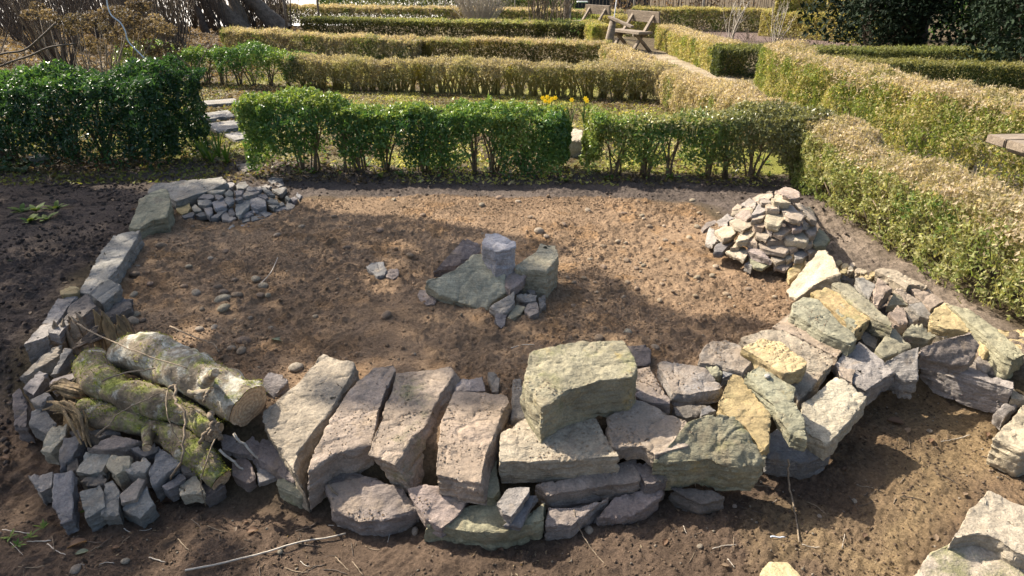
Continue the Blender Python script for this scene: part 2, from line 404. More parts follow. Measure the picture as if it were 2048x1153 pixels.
# crumbs of soil: thousands, one mass
ICO = None
OCT = (np.array([(1,0,0),(-1,0,0),(0,1,0),(0,-1,0),(0,0,1),(0,0,-1)], float), np.array([(0,2,4),(2,1,4),(1,3,4),(3,0,4),(2,0,5),(1,2,5),(3,1,5),(0,3,5)]))
def ico():
    global ICO
    if ICO is None:
        bm = bmesh.new(); bmesh.ops.create_icosphere(bm, subdivisions=1, radius=1)
        ICO = (np.array([v.co[:] for v in bm.verts]), np.array([[v.index for v in f.verts] for f in bm.faces])); bm.free()
    return ICO
def crumbs(name, n, poly, smin, smax, colf, label, seed, power=2.5, sink=0.25, zf=None):
    r = np.random.default_rng(seed); v0, f0 = ico() if n < 4000 else OCT
    px = np.array(poly); x = r.uniform(px[:, 0].min(), px[:, 0].max(), n * 4); y = r.uniform(px[:, 1].min(), px[:, 1].max(), n * 4)
    k = in_poly(x, y, poly); x, y = x[k][:n], y[k][:n]; n = len(x)
    d = fbm(np.stack([x, y, x * 0], 1) * 2.2, seed, 3); k = r.random(n) < np.clip(0.55 + 1.3 * d, 0.12, 1); x, y = x[k], y[k]; n = len(x)
    s = smin + (smax - smin) * r.random(n) ** power
    z = surf(x, y) + s * (0.6 - sink)
    ax = r.uniform(0.65, 1.25, (n, 1, 3)); ax[:, :, 2] *= 0.8
    jit = 1 + r.uniform(-0.28, 0.28, (n, len(v0), 1))
    a = r.uniform(0, 6.28, n); ca, sa = np.cos(a)[:, None], np.sin(a)[:, None]
    v = v0[None] * ax * jit * s[:, None, None]
    vx = v[..., 0] * ca - v[..., 1] * sa; vy = v[..., 0] * sa + v[..., 1] * ca
    v = np.stack([vx + x[:, None], vy + y[:, None], v[..., 2] + z[:, None]], -1)
    f = f0[None] + (np.arange(n) * len(v0))[:, None, None]
    c = np.repeat(colf(r, x, y), len(v0), 0)
    o = link(name, np_mesh(name, v.reshape(-1, 3), f.reshape(-1, 3), True, c), CLOD)
    o['kind'] = 'stuff'; o['label'] = label; o['category'] = 'soil'
    return o
def bedcol(r, x, y):
    c = np.array([0.35, 0.243, 0.152])[None] * r.uniform(0.7, 1.3, (len(x), 1)); k = r.random(len(x)) < 0.03
    c[k] = np.array([0.46, 0.38, 0.28]) * r.uniform(0.7, 1.1, (k.sum(), 1)); return c
def darkcol(r, x, y):
    c = np.array([0.115, 0.09, 0.073])[None] * r.uniform(0.65, 1.4, (len(x), 1)); return c
def frontcol(r, x, y):
    c = np.array([0.17, 0.123, 0.085])[None] * r.uniform(0.6, 1.4, (len(x), 1)); k = r.random(len(x)) < 0.06
    c[k] = np.array([0.36, 0.31, 0.24]) * r.uniform(0.7, 1.1, (k.sum(), 1)); return c
crumbs('soil_crumbs', 62000, BED, 0.002, 0.0075, bedcol, 'fine sandy crumbs of soil strewn over the bed', 41, 2.2)
crumbs('soil_crumbs', 3000, BED, 0.004, 0.014, bedcol, 'bigger sandy clods of soil strewn over the bed', 45, 3.0)
crumbs('soil_crumbs', 9000, P2([(300, 360), (290, 420), (50, 700), (-60, 950), (-500, 950), (-400, 335)]), 0.003, 0.02, darkcol, 'dark crumbly earth left of the kerb stones', 42, 2.8)
crumbs('soil_crumbs', 5000, BACKSTRIP, 0.003, 0.016, darkcol, 'dark crumbs of earth along the foot of the front hedge', 43, 2.8)  # kept dark to match the shadow strip coloured into the ground
crumbs('soil_crumbs', 14000, P2([(-100, 1000), (500, 1000), (900, 1100), (1200, 1060), (1500, 960), (1750, 800), (2100, 800), (2100, 1250), (-100, 1250)], -0.2), 0.0012, 0.0075, frontcol, 'grit scattered over the trodden mud before the wall', 44, 3.0)
# ---------------------------------------------------------------- stones
VIEW = {'A': (0, 560, 560 / 1089), 'B': (480, 640, 560 / 1259), 'C': (980, 640, 560 / 1259), 'D': (1480, 560, 568 / 1104),
        'E': (1380, 340, 668 / 1834), 'F': (0, 320, 620 / 1787), 'M': (680, 440, 540 / 2048), 'P': (1360, 360, 340 / 1960), 'Q': (330, 340, 300 / 2048), 'R': (1600, 500, 448 / 1987)}
TAN = (0.335, 0.275, 0.212); GREY = (0.27, 0.245, 0.215); SLATE = (0.19, 0.182, 0.172); PURPLE = (0.255, 0.212, 0.183)
OLIVE = (0.275, 0.255, 0.175); LIGHT = (0.40, 0.345, 0.255); YELLOW = (0.44, 0.355, 0.195); DARK = (0.165, 0.143, 0.123); OCHRE = (0.33, 0.255, 0.13)

def refine(bm, L, rounds=6):
    for _ in range(rounds):
        e = [e for e in bm.edges if e.calc_length() > L]
        if not e: break
        bmesh.ops.subdivide_edges(bm, edges=e, cuts=1)
        bmesh.ops.triangulate(bm, faces=[f for f in bm.faces if len(f.verts) > 3])

def rough_stone(W, down, t, seed, L=0.013, taper=0.97, bulge=1.0, rough=1.0, bev=None, steps=1.0):
    """a broken stone: outline W (world points round its upper face) carried t along down, chipped and layered"""
    rr = random.Random(seed); c = sum(W, Vector()) / len(W); size = max((w - c).length for w in W)
    # densify the outline a little so that edges run unevenly
    ring = []
    for i, w in enumerate(W):
        n = W[(i + 1) % len(W)]; ring.append(w)
        if (n - w).length > 0.075:
            m = w.lerp(n, rr.uniform(0.35, 0.65)); m += (m - c).normalized() * rr.uniform(-0.006, 0.005); ring.append(m)
    bm = bmesh.new(); n = len(ring)
    top = [bm.verts.new(w) for w in ring]
    mid = [bm.verts.new(c + (w - c) * (bulge + rr.uniform(-0.04, 0.05)) + down * t * rr.uniform(0.4, 0.62)) for w in ring]
    bot = [bm.verts.new(c + (w - c) * (taper + rr.uniform(-0.05, 0.05)) + down * t * rr.uniform(0.92, 1.06)) for w in ring]
    bm.faces.new(top); bm.faces.new(bot[::-1])
    for i in range(n):
        j = (i + 1) % n
        bm.faces.new((top[i], mid[i], mid[j], top[j])); bm.faces.new((mid[i], bot[i], bot[j], mid[j]))
    bmesh.ops.recalc_face_normals(bm, faces=bm.faces[:])
    bv = bev if bev is not None else min(0.004, size * 0.035)
    se = [e for e in bm.edges if len(e.link_faces) == 2 and e.calc_face_angle(0) > 0.35]
    bmesh.ops.bevel(bm, geom=se, offset=bv, segments=1, affect='EDGES', clamp_overlap=True)
    bmesh.ops.triangulate(bm, faces=bm.faces[:]); refine(bm, L * 2.2, 7)
    bmesh.ops.beautify_fill(bm, faces=bm.faces[:], edges=bm.edges[:]); refine(bm, L, 3)
    me = bpy.data.meshes.new('tmp'); bm.to_mesh(me); bm.free(); nv = len(me.vertices)
    co = np.empty(nv * 3); me.vertices.foreach_get('co', co); co = co.reshape(-1, 3); no = np.empty(nv * 3, np.float32); me.vertex_normals.foreach_get('vector', no); no = no.reshape(-1, 3)
    f = np.empty(len(me.loops), np.int32); me.loops.foreach_get('vertex_index', f); f = f.reshape(-1, 3); bpy.data.meshes.remove(me)
    s = seed * 3.7; a = min(0.007, size * 0.035) * rough
    d = fbm(co * (1.1 / size) + s, seed % 97, 3) * a * 1.1 + fbm(co * 14 + s, 3, 3) * a * 0.4 + fbm(co * 38 + s, 5, 3) * 0.0028 * rough
    # flakes: broken layers standing proud of each other
    lay = fbm(co * 8 + s + 9, 7, 4); d = d + (np.floor(lay * 4.0) / 4.0) * 0.009 * steps * min(1, size / 0.15)
    rid = 1 - np.abs(fbm(co * 11 + s + 30, 9, 3)) * 4; d = d - np.clip(rid, 0, 1) ** 3 * 0.006 * rough
    w3 = np.stack([fbm(co * 24 + s + k, 11 + k, 2) for k in (0, 5, 9)], 1) * 0.003 * rough
    side = 1 - sstep(.35, .75, np.abs(no[:, 2])); bed = fbm(co * np.array([4.0, 4.0, 85.0]) + s, 23, 2); d = d + side * (np.floor(bed * 3) / 3) * 0.006 * rough * min(1, size / .12)   # bedding showing on the broken sides
    d = d + fbm(co * 95 + s, 21, 2) * 0.0016 * rough
    co = co + no * d[:, None] + w3
    return co, f

def put_stone(name, co, f, label, col, cat='stone', group=None, moss=0.0, ochre=0.0, dust=0.0, smooth=True):
    lo = co.min(0); hi = co.max(0); loc = np.array([(lo[0] + hi[0]) / 2, (lo[1] + hi[1]) / 2, lo[2]])
    me = np_mesh(name, co - loc, f, smooth)
    try: me.set_sharp_from_angle(angle=math.radians(38))
    except Exception: pass
    o = link(name, me, STONE, loc=tuple(loc)); tag(o, label, cat, group)
    o.color = (*col, 1.0); o['moss'] = moss; o['ochre'] = ochre; o['dust'] = dust
    return o

SEED = [100]; TOPS = []
def vary(c, a=0.09):
    k = R.uniform(1 - a, 1 + a); return tuple(min(0.8, x * k * R.uniform(0.97, 1.03)) for x in c)
def S(view, ring, zb, zf, t, label, col=GREY, moss=0.0, ochre=0.0, dust=0.0, zx=0.0, taper=0.97, lean=0.12, name='stone', group=None, L=0.0112, cat='stone', rough=1.0, bulge=1.0, steps=1.0, push=(0, 0)):
    ox, oy, k = VIEW[view]; SEED[0] += 1
    px = [(ox + a * k, oy + b * k) for a, b in ring]
    y0 = min(p[1] for p in px); y1 = max(p[1] for p in px); x0 = min(p[0] for p in px); x1 = max(p[0] for p in px)
    W = [G(a, b, zb + (zf - zb) * (b - y0) / (y1 - y0) + zx * ((a - x0) / (x1 - x0) - 0.5)) for a, b in px]
    c = sum(W, Vector()) / len(W); n = Vector()
    for i in range(len(W)): n += (W[i] - c).cross(W[(i + 1) % len(W)] - c)
    n.normalize()
    if n.dot(Vector((0, 0, EYE)) - c) < 0: n = -n
    down = ((-n) * lean + Vector((0, 0, -1)) * (1 - lean) + Vector((push[0], push[1], 0))).normalized()
    co, f = rough_stone(W, down, t, SEED[0], L, taper, bulge, rough, steps=steps)
    o = put_stone(name, co, f, label, vary(col, 0.06), cat, group, moss, ochre, dust)
    TOPS.append((W, dust)); return o

# --- front wall, upper course: slabs leaning out over the edge
S('B', [(370,145),(515,190),(520,215),(440,350),(385,440),(255,600),(243,690),(95,455),(97,405),(250,290)], .12, .0, .19, 'long rough slab with a cracked pinkish face, beside the sawn log end', TAN, dust=.15, taper=1.0, lean=.0, push=(.2, 0))
S('B', [(600,212),(690,200),(702,228),(650,335),(612,470),(590,560),(430,600),(298,690),(335,585),(405,450),(500,300)], .11, .0, .17, 'smooth pale slab with rounded shoulder, between the cracked slab and the green-edged slab', TAN, dust=.3, taper=1.0, lean=.0)
S('B', [(700,238),(945,210),(967,240),(905,330),(835,480),(760,545),(695,655),(570,610),(600,520),(650,380)], .11, .03, .2, 'broad slab with green tinged top corner and soil crumbs on its grey face', TAN, moss=.3, dust=.45, taper=1.02, lean=.0, push=(.5, 0))
S('B', [(960,315),(1205,335),(1212,362),(1160,480),(1110,600),(1088,735),(875,695),(890,540),(910,440)], .11, .02, .1, 'squarish slab thickly sprinkled with soil, next to the slab with the squared front edge', TAN, dust=.8, taper=1.02, lean=.0, push=(.15, 0))
S('C', [(175,140),(385,98),(600,95),(665,208),(640,260),(500,275),(345,318),(232,400),(148,268)], .29, .20, .175, 'great yellow-green lichened block lying on top of the wall', OLIVE, moss=.32, ochre=.28, taper=1.0, lean=.05)
S('C', [(45,505),(185,420),(480,440),(587,612),(300,632),(38,640),(38,565)], .08, .03, .115, 'wide flat slab with a straight squared front edge under the lichened block', TAN, dust=.35, taper=.96, lean=.15)
S('C', [(530,440),(640,355),(740,380),(880,450),(912,550),(890,572),(740,612),(690,568),(560,572),(530,520)], .10, .04, .065, 'flat pale slab with a nibbled front edge and a patch of soil on it', TAN, dust=.5, lean=.2)
S('C', [(890,455),(1000,420),(1095,430),(1160,500),(1248,612),(1215,660),(1080,668),(980,630),(880,640),(725,650)], .13, .0, .15, 'bulky mossy boulder with a yellow crusted shoulder overhanging the wall', OLIVE, moss=.35, ochre=.25, dust=.1, lean=.2, taper=.95)
S('C', [(640,215),(720,210),(815,360),(812,385),(740,378),(655,348)], .12, .07, .09, 'narrow dusty stone tucked between the lichened block and the cut slab', PURPLE, dust=.6)
S('C', [(745,190),(790,180),(970,215),(1057,295),(1040,315),(900,338),(822,328)], .13, .08, .075, 'neat rectangular grey slab with soil sprinkled on its flat top', GREY, dust=.55, lean=.15)
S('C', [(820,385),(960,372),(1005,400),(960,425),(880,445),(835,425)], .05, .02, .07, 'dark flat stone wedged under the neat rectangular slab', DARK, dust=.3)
S('C', [(950,402),(985,384),(1018,410),(950,432)], .07, .05, .05, 'small pale wedge of slate under the corner of the rectangular slab', SLATE)
S('C', [(945,150),(990,95),(1060,85),(1125,108),(1182,190),(1140,240),(1040,205),(942,190)], .14, .09, .12, 'rounded dusty grey stone with a domed top behind the rectangular slab', PURPLE, dust=.5, bulge=1.04)
S('C', [(610,112),(700,108),(730,135),(725,200),(660,208)], .08, .05, .1, 'small dark stone behind the lichened block', DARK)
S('C', [(100,265),(140,258),(148,310),(182,395),(160,440),(92,440)], .09, .05, .12, 'slim upright stone to the side of the lichened block', GREY, dust=.3)
S('C', [(968,205),(1022,208),(1048,240),(1000,255)], .10, .08, .05, 'small olive wedge beside the domed grey stone', OLIVE, moss=.4)
S('C', [(1038,205),(1080,205),(1095,245),(1045,265)], .09, .07, .05, 'small blue-grey wedge beside the domed grey stone', SLATE)
S('B', [(970,258),(1090,253),(1106,320),(965,322)], .08, .06, .1, 'small grey stone sunk in the soil behind the soil-sprinkled slab', GREY)
S('B', [(1113,238),(1145,226),(1168,262),(1166,320),(1130,326)], .09, .05, .08, 'thin upright stone sunk in the soil behind the soil-sprinkled slab', GREY, dust=.2)
S('B', [(130,228),(195,245),(222,275),(150,352),(88,292)], .09, .03, .1, 'grey angular stone behind the mossy logs and the cracked slab', GREY, dust=.1)
# --- front wall, lower course
S('B', [(100,475),(30,548),(60,612),(235,738),(262,700),(160,520)], -.02, -.1, .09, 'flat purplish slab poking out under the cracked slab', PURPLE, taper=.95)
S('B', [(170,712),(300,705),(390,735),(268,800),(160,742)], -.1, -.13, .11, 'mossy yellow-edged stone on the ground under the cracked slab', OLIVE, moss=.4, ochre=.1, lean=.1)
S('B', [(388,742),(560,695),(740,752),(812,850),(640,905),(540,905),(412,850)], -.07, -.13, .1, 'big flat brown foundation stone strewn with crumbs', PURPLE, dust=.55, moss=.1, lean=.15)
S('B', [(745,757),(830,738),(1035,775),(1005,852),(905,945),(830,895)], -.05, -.11, .06, 'triangular flat stone pointing down out of the wall', PURPLE, dust=.35, lean=.4)
S('B', [(1010,830),(1140,812),(1200,860),(1300,860),(1372,810),(1372,900),(1200,955),(1000,950),(835,915),(930,905)], -.09, -.12, .13, 'large rounded brown-green boulder at the foot of the wall', OLIVE, moss=.15, dust=.15, lean=.1, bulge=1.03)
S('C', [(25,822),(80,752),(182,745),(180,772),(100,887),(60,872)], -.02, -.05, .045, 'small grey chip lying on the rounded boulder', GREY, lean=.5)
S('C', [(120,790),(217,785),(140,930),(60,922),(100,890)], -.05, -.09, .035, 'thin slate flake propped against the rounded boulder', SLATE, lean=.5)
S('B', [(1120,690),(1160,610),(1172,760),(1140,808),(1095,800)], -.02, -.06, .1, 'green narrow stone filling the joint beside the soil-sprinkled slab', OLIVE, moss=.4)
S('C', [(200,742),(400,700),(655,620),(678,720),(600,735),(400,770),(260,790)], -.03, -.07, .10, 'dark purple slab with a flat front under the wide slab', PURPLE, lean=.1, taper=.95)
S('C', [(258,838),(400,838),(537,792),(440,870),(372,925),(248,925)], -.1, -.13, .09, 'purple wedge-shaped foundation stone beside the rounded boulder', PURPLE, lean=.1)
S('C', [(500,850),(560,790),(785,735),(778,790),(700,850),(600,890),(470,888)], -.09, -.14, .08, 'smooth blue-grey half-round stone at the foot of the wall', PURPLE, lean=.15)
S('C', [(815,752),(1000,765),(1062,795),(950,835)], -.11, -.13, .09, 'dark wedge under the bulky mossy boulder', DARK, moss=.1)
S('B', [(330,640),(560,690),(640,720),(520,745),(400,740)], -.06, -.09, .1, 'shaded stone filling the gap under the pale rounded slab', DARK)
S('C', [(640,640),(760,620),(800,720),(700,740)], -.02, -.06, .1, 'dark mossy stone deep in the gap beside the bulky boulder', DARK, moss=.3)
# --- the right turn of the wall
S('C', [(1090,240),(1130,250),(1200,325),(1262,430),(1258,560),(1230,592),(1150,480),(1060,420),(1020,372),(1060,290)], .13, .05, .07, 'ochre crusted slab leaning against the bulky mossy boulder', OCHRE, ochre=.25, moss=.25)
S('D', [(15,367),(70,325),(215,420),(212,470),(250,540),(266,630),(200,602),(145,522),(90,430)], .17, .06, .055, 'greenish slab with an orange broken end and a white pebble on it', OLIVE, moss=.2, ochre=.25)
S('D', [(0,262),(80,218),(160,235),(267,320),(250,345),(175,367),(90,312)], .17, .13, .08, 'bright yellow lichen-topped stone', YELLOW, ochre=.3, dust=.3, moss=.1)
S('D', [(5,225),(90,190),(170,190),(365,288),(369,325),(225,474),(180,385),(150,340)], .11, .03, .08, 'large dusty grey slab beneath the yellow stone', TAN, dust=.35)
S('D', [(128,180),(195,118),(265,150),(412,258),(382,302),(250,232)], .11, .07, .09, 'long brown slab with a ridged back edging the sunny soil', TAN, dust=.3)
S('D', [(205,88),(245,62),(300,75),(462,230),(430,250),(320,205),(203,125)], .17, .12, .1, 'long greenish-grey slab topped with thin flakes', OLIVE, moss=.1)
S('D', [(270,45),(330,28),(420,60),(512,150),(450,195),(330,90)], .14, .12, .09, 'slab carpeted with golden brown moss', OCHRE, ochre=.35, moss=.3)
S('D', [(355,15),(380,8),(430,20),(602,165),(600,187),(510,147)], .16, .13, .09, 'smooth pale green slab running beside the moss-carpeted one', OLIVE, moss=.25)
S('D', [(330,85),(400,95),(465,155),(450,195),(400,150)], .13, .12, .06, 'thin olive flake lying against the flaked slab', OLIVE, moss=.1)
S('E', [(530,660),(700,440),(752,432),(800,500),(838,570),(730,602),(590,706),(543,700)], .20, .08, .16, 'large pink-beige angular stone standing tilted beside the slate heap', LIGHT, taper=.95, zx=.12)
S('E', [(540,552),(600,480),(642,490),(615,560),(548,602)], .13, .06, .08, 'orange-yellow stone behind the tilted pink-beige stone', YELLOW, ochre=.3)
S('D', [(370,322),(400,285),(465,240),(560,310),(612,355),(560,385),(490,434),(440,400)], .08, .0, .1, 'pale grey slab with a dusty corner in front of the flaked slab', GREY, dust=.15)
S('D', [(232,480),(380,373),(497,455),(470,500),(340,642),(255,592)], .07, -.03, .09, 'bright sunlit slab sloping to the mud at the wall corner', LIGHT, dust=.15)
S('D', [(372,330),(452,350),(440,402),(388,372)], .05, .02, .06, 'small tan stone between the bright slab and the grey slab', TAN)
S('D', [(100,612),(150,572),(255,610),(358,682),(250,712),(195,705),(100,695)], -.06, -.11, .09, 'blue-grey pointed stone at the foot of the wall under the greenish slab', SLATE)
S('D', [(560,312),(700,255),(692,345),(690,395),(640,395),(600,360)], .1, .0, .1, 'smooth dark grey triangular slab leaning over the mud', GREY)
S('D', [(700,262),(900,195),(936,255),(892,330),(820,327),(700,300)], .15, .03, .07, 'smooth purple-grey triangular slab with a scratched face', PURPLE)
S('D', [(738,296),(780,298),(1068,398),(1062,425),(880,368),(718,310)], -.01, -.02, .15, 'long dark rectangular block lying on the mud', GREY, moss=.1, lean=.0, taper=.97)
S('D', [(800,85),(880,110),(1000,190),(1115,290),(1060,312),(1030,300),(940,205)], .13, .08, .12, 'long stone with a green-grey back and bright yellow side', OLIVE, moss=.1, lean=.1)
S('R', [(1165,545),(1285,460),(1340,520),(1560,740),(1770,880),(1640,905),(1560,740),(1280,690),(1160,640)], .12, .05, .08, 'bright yellow sandstone face below the green-grey back stone', YELLOW, lean=.3)
S('D', [(905,312),(950,285),(1030,295),(1032,322),(950,357)], .02, -.01, .06, 'small purplish stone at the end of the dark rectangular block', PURPLE)
S('D', [(965,352),(1108,312),(1125,400),(1060,402)], .0, -.03, .08, 'dark flat stone behind the dark rectangular block', DARK)
S('D', [(1058,400),(1120,405),(1125,470),(1050,462)], -.05, -.07, .08, 'pale stone closing the row at the end of the dark rectangular block', LIGHT)
S('D', [(993,512),(1060,465),(1097,475),(1030,542)], -.09, -.12, .07, 'grey stone leaning against the block with the orange side', GREY)
S('D', [(983,612),(1104,482),(1180,500),(1180,650),(1104,668)], -.04, -.06, .14, 'grey-topped block with an orange layered side on the mud', LIGHT, ochre=.2, lean=.1)
S('D', [(822,1003),(890,892),(962,818),(1110,872),(1200,950),(1180,1100),(1060,1050),(990,1000),(930,990)], .12, .08, .26, 'big pale angular boulder with a ridge down its back', LIGHT, moss=.08, lean=.15)
S('D', [(695,1110),(740,1058),(892,983),(962,1022),(1060,1095),(1120,1150),(1040,1240),(690,1240)], .06, .0, .2, 'pale boulder with a bright green mossy flank', LIGHT, moss=.5, lean=.15)
S('D', [(65,1160),(108,1090),(188,1092),(245,1155),(225,1230),(90,1240)], -.06, -.06, .14, 'small yellowish boulder alone on the mud', YELLOW, moss=.15, lean=.1)
S('D', [(988,192),(1110,185),(1180,230),(1150,300),(1060,262)], .02, .0, .05, 'flat tan slab on the path by the hedge foot', YELLOW, dust=.2)
RUB = 'small rubble stone packed among the slabs at the right turn of the wall'
for ring, z, c, m in (([(488,245),(560,225),(680,310),(620,440),(560,390)], .15, GREY, 0), ([(640,475),(690,245),(830,340),(760,380),(700,500)], .15, TAN, 0), ([(770,500),(830,370),(900,410),(970,490),(880,490)], .10, OLIVE, .2),
        ([(780,560),(860,480),(910,500),(965,640),(880,660)], .12, TAN, 0), ([(910,500),(970,510),(1060,630),(970,640)], .11, TAN, 0), ([(965,480),(1080,455),(1165,560),(1150,620),(1060,590)], .11, GREY, 0),
        ([(930,720),(1000,655),(1080,650),(1210,760),(1150,800),(1010,770)], .10, OLIVE, .1), ([(675,890),(800,700),(850,690),(990,860),(740,960)], .09, OLIVE, .25), ([(500,720),(640,700),(770,730),(700,800),(680,890),(570,830)], .06, GREY, .2),
        ([(1150,640),(1350,700),(1380,740),(1280,790),(1200,730)], .08, LIGHT, 0), ([(980,345),(1040,320),(1150,340),(1280,460),(1160,530),(1080,450)], .09, TAN, 0), ([(820,330),(900,330),(1080,460),(970,480)], .10, TAN, 0),
        ([(610,640),(660,650),(795,690),(780,720),(640,700)], .07, DARK, 0), ([(850,660),(930,700),(860,720),(800,690)], .09, TAN, 0), ([(340,235),(380,215),(490,260),(480,300),(400,280)], .12, GREY, 0), ([(900,760),(1040,790),(1080,840),(980,850)], .06, TAN, .1)):
    S('R', ring, z, z - .05, .09, RUB, c, moss=m, name='rubble_stone', group='rubble at the right turn of the wall', L=.012)
S('R', [(665,180),(740,162),(860,185),(1140,310),(1130,335),(980,300),(950,350),(840,280)], .12, .1, .08, 'long pale slab lying along the foot of the hedge', TAN)
for x, y in ((345,110),(400,138),(462,130),(520,180),(565,190),(640,210),(700,225),(600,240),(540,250),(450,165),(390,185),(770,275)):
    S('R', [(x-32,y),(x-10,y-22),(x+25,y-18),(x+34,y+8),(x+5,y+26),(x-25,y+18)], .09, .08, .05, 'cream coloured pebble in the little heap behind the tilted stone', YELLOW if (x // 7) % 2 else LIGHT, name='pebble', cat='pebble', group='cream pebbles heaped behind the tilted stone', L=.012)

# --- kerb stones down the left side
S('F', [(845,192),(880,135),(1280,98),(1312,125),(1190,185),(1010,242),(950,190)], .12, .09, .1, 'broad flat slab at the back corner beside the slate chippings', GREY, lean=.1)
S('F', [(738,388),(800,222),(930,165),(962,170),(985,235),(960,330),(880,345),(800,398)], .21, .09, .15, 'tall peaked greenish kerb stone at the back corner', OLIVE, moss=.1, dust=.1, lean=.2)
S('F', [(455,762),(550,570),(650,432),(812,400),(790,450),(660,650),(515,772)], .13, .12, .13, 'long straight grey kerb stone along the left of the bed', GREY, lean=.1)
S('F', [(515,772),(620,685),(696,715),(690,752),(590,832)], .14, .12, .11, 'dark pointed stone butting against the long kerb stone', SLATE)
S('F', [(128,1068),(330,792),(460,768),(390,850),(335,930),(278,1012)], .12, .11, .14, 'lower grey kerb slab running to the log pile', GREY, lean=.1)
S('F', [(343,752),(400,728),(458,732),(462,768),(350,778)], .135, .13, .07, 'yellow lichened chip on the end of the lower kerb slab', OCHRE, ochre=.3)
S('F', [(355,922),(400,832),(500,770),(562,842),(480,902),(400,924)], .16, .12, .1, 'dark lumpy stone resting on the lower kerb slab', DARK, moss=.15)
S('F', [(590,792),(640,768),(772,800),(690,828),(600,832)], .09, .07, .07, 'thin slate lying behind the rotten stump', SLATE)
S('F', [(268,965),(380,920),(402,940),(340,1012),(270,992)], .15, .13, .05, 'blue-grey flake on the lower kerb slab', SLATE)
S('F', [(500,880),(610,830),(750,812),(760,850),(640,905),(520,930)], .08, .06, .08, 'dark flat stone behind the rotten stump', DARK)

# --- the cairn in the middle
S('M', [(645,482),(660,455),(760,425),(880,370),(940,315),(1010,262),(1150,240),(1222,310),(1252,400),(1268,540),(1140,632),(1122,690),(1020,662),(860,612),(740,572),(700,532)], .27, .03, .13, 'big green-grey slab with a peak, propped up in the middle of the bed', (.37, .35, .255), moss=.2, lean=.6, steps=.5)
S('M', [(705,392),(930,140),(962,133),(1072,180),(1068,240),(1000,290),(870,350)], .22, .06, .11, 'grey slab leaning behind the left shoulder of the green-grey slab', PURPLE)
S('M', [(1068,172),(1100,95),(1210,92),(1336,160),(1332,205),(1270,228),(1180,245),(1072,190)], .36, .31, .2, 'pale blue-grey cube-shaped stone on top of the cairn', (.36, .35, .335), lean=.1, taper=.97)
S('M', [(1318,350),(1490,230),(1510,175),(1640,185),(1664,270),(1572,388),(1330,372)], .25, .2, .2, 'olive block with a notched top corner at the right of the cairn', (.35, .325, .225), moss=.22, lean=.1, taper=.95)
CH = 'small broken grey stone at the foot of the cairn'
for ring, zb, zf, t, c in (([(1245,500),(1265,372),(1310,370),(1420,412),(1395,460),(1290,546)], .19, .12, .05, PURPLE), ([(1378,482),(1412,452),(1492,560),(1440,565)], .12, .07, .06, GREY), ([(1133,652),(1320,540),(1332,622),(1270,702),(1210,712)], .13, .06, .07, GREY),
        ([(1328,572),(1440,548),(1497,572),(1490,612),(1400,627)], .10, .07, .06, GREY), ([(1268,742),(1340,640),(1412,657),(1380,702),(1290,757)], .07, .04, .06, OLIVE), ([(1388,682),(1420,630),(1500,620),(1507,702),(1440,732)], .08, .05, .06, PURPLE),
        ([(1498,582),(1560,565),(1572,632),(1510,702)], .07, .04, .06, GREY), ([(1163,762),(1180,700),(1272,722),(1250,802),(1220,827)], .07, .03, .06, SLATE), ([(1290,520),(1370,490),(1400,540),(1330,575)], .09, .07, .09, DARK)):
    S('M', ring, zb, zf, t, CH, c, name='small_stone', group='broken stones at the foot of the cairn', L=.01)
S('M', [(583,567),(600,530),(690,530),(732,590),(722,640),(650,647),(600,612)], .06, .04, .07, 'single purplish stone lying just off the left tip of the cairn', PURPLE, L=.01)
S('M', [(193,347),(240,320),(330,315),(357,370),(340,422),(280,437),(230,392)], .08, .05, .08, 'larger stone of the lone pair on the bare soil', SLATE, L=.01)
S('M', [(343,397),(380,365),(440,370),(447,422),(400,452),(350,432)], .06, .04, .06, 'smaller rounded stone of the lone pair on the bare soil', PURPLE, L=.01)

# --- heap of slate at the back right corner: every piece in view, laid on a cone
def heap(view, cx, cy, rx, ry, h, pw):
    c = G(cx, cy, 0)
    def z(x, y): return max(0.0, h * (1 - min(1, math.hypot((x - c.x) / rx, (y - c.y) / ry)) ** pw))
    def hit(px, py):
        for i in range(121):
            q = h * 1.02 * (1 - i / 120); p = G(px, py, q)
            if z(p.x, p.y) >= q: return q
        return 0.0
    return z, hit
def heap_stone(view, hit, ring, t, label, col, group, moss=0.0, follow=0.42, lift=0.02, name='slate_piece', L=.0145):
    ox, oy, k = VIEW[view]; SEED[0] += 1; px = [(ox + a * k, oy + b * k) for a, b in ring]
    cx = sum(p[0] for p in px) / len(px); cy = sum(p[1] for p in px) / len(px); zc = hit(cx, cy)
    W = [G(a, b, max(0.015, zc + follow * (hit(a, b) - zc)) + lift) for a, b in px]
    co, f = rough_stone(W, Vector((0, 0, -1)), t, SEED[0], L, .9, 1.0, .8)
    return put_stone(name, co, f, label, vary(col, .12), 'stone', group, moss)
hz, hit = heap('P', 1548, 512, .47, .42, .46, 1.05)
HEAP = 'weathered grey-tan slate piece in the tall heap by the hedge corner'
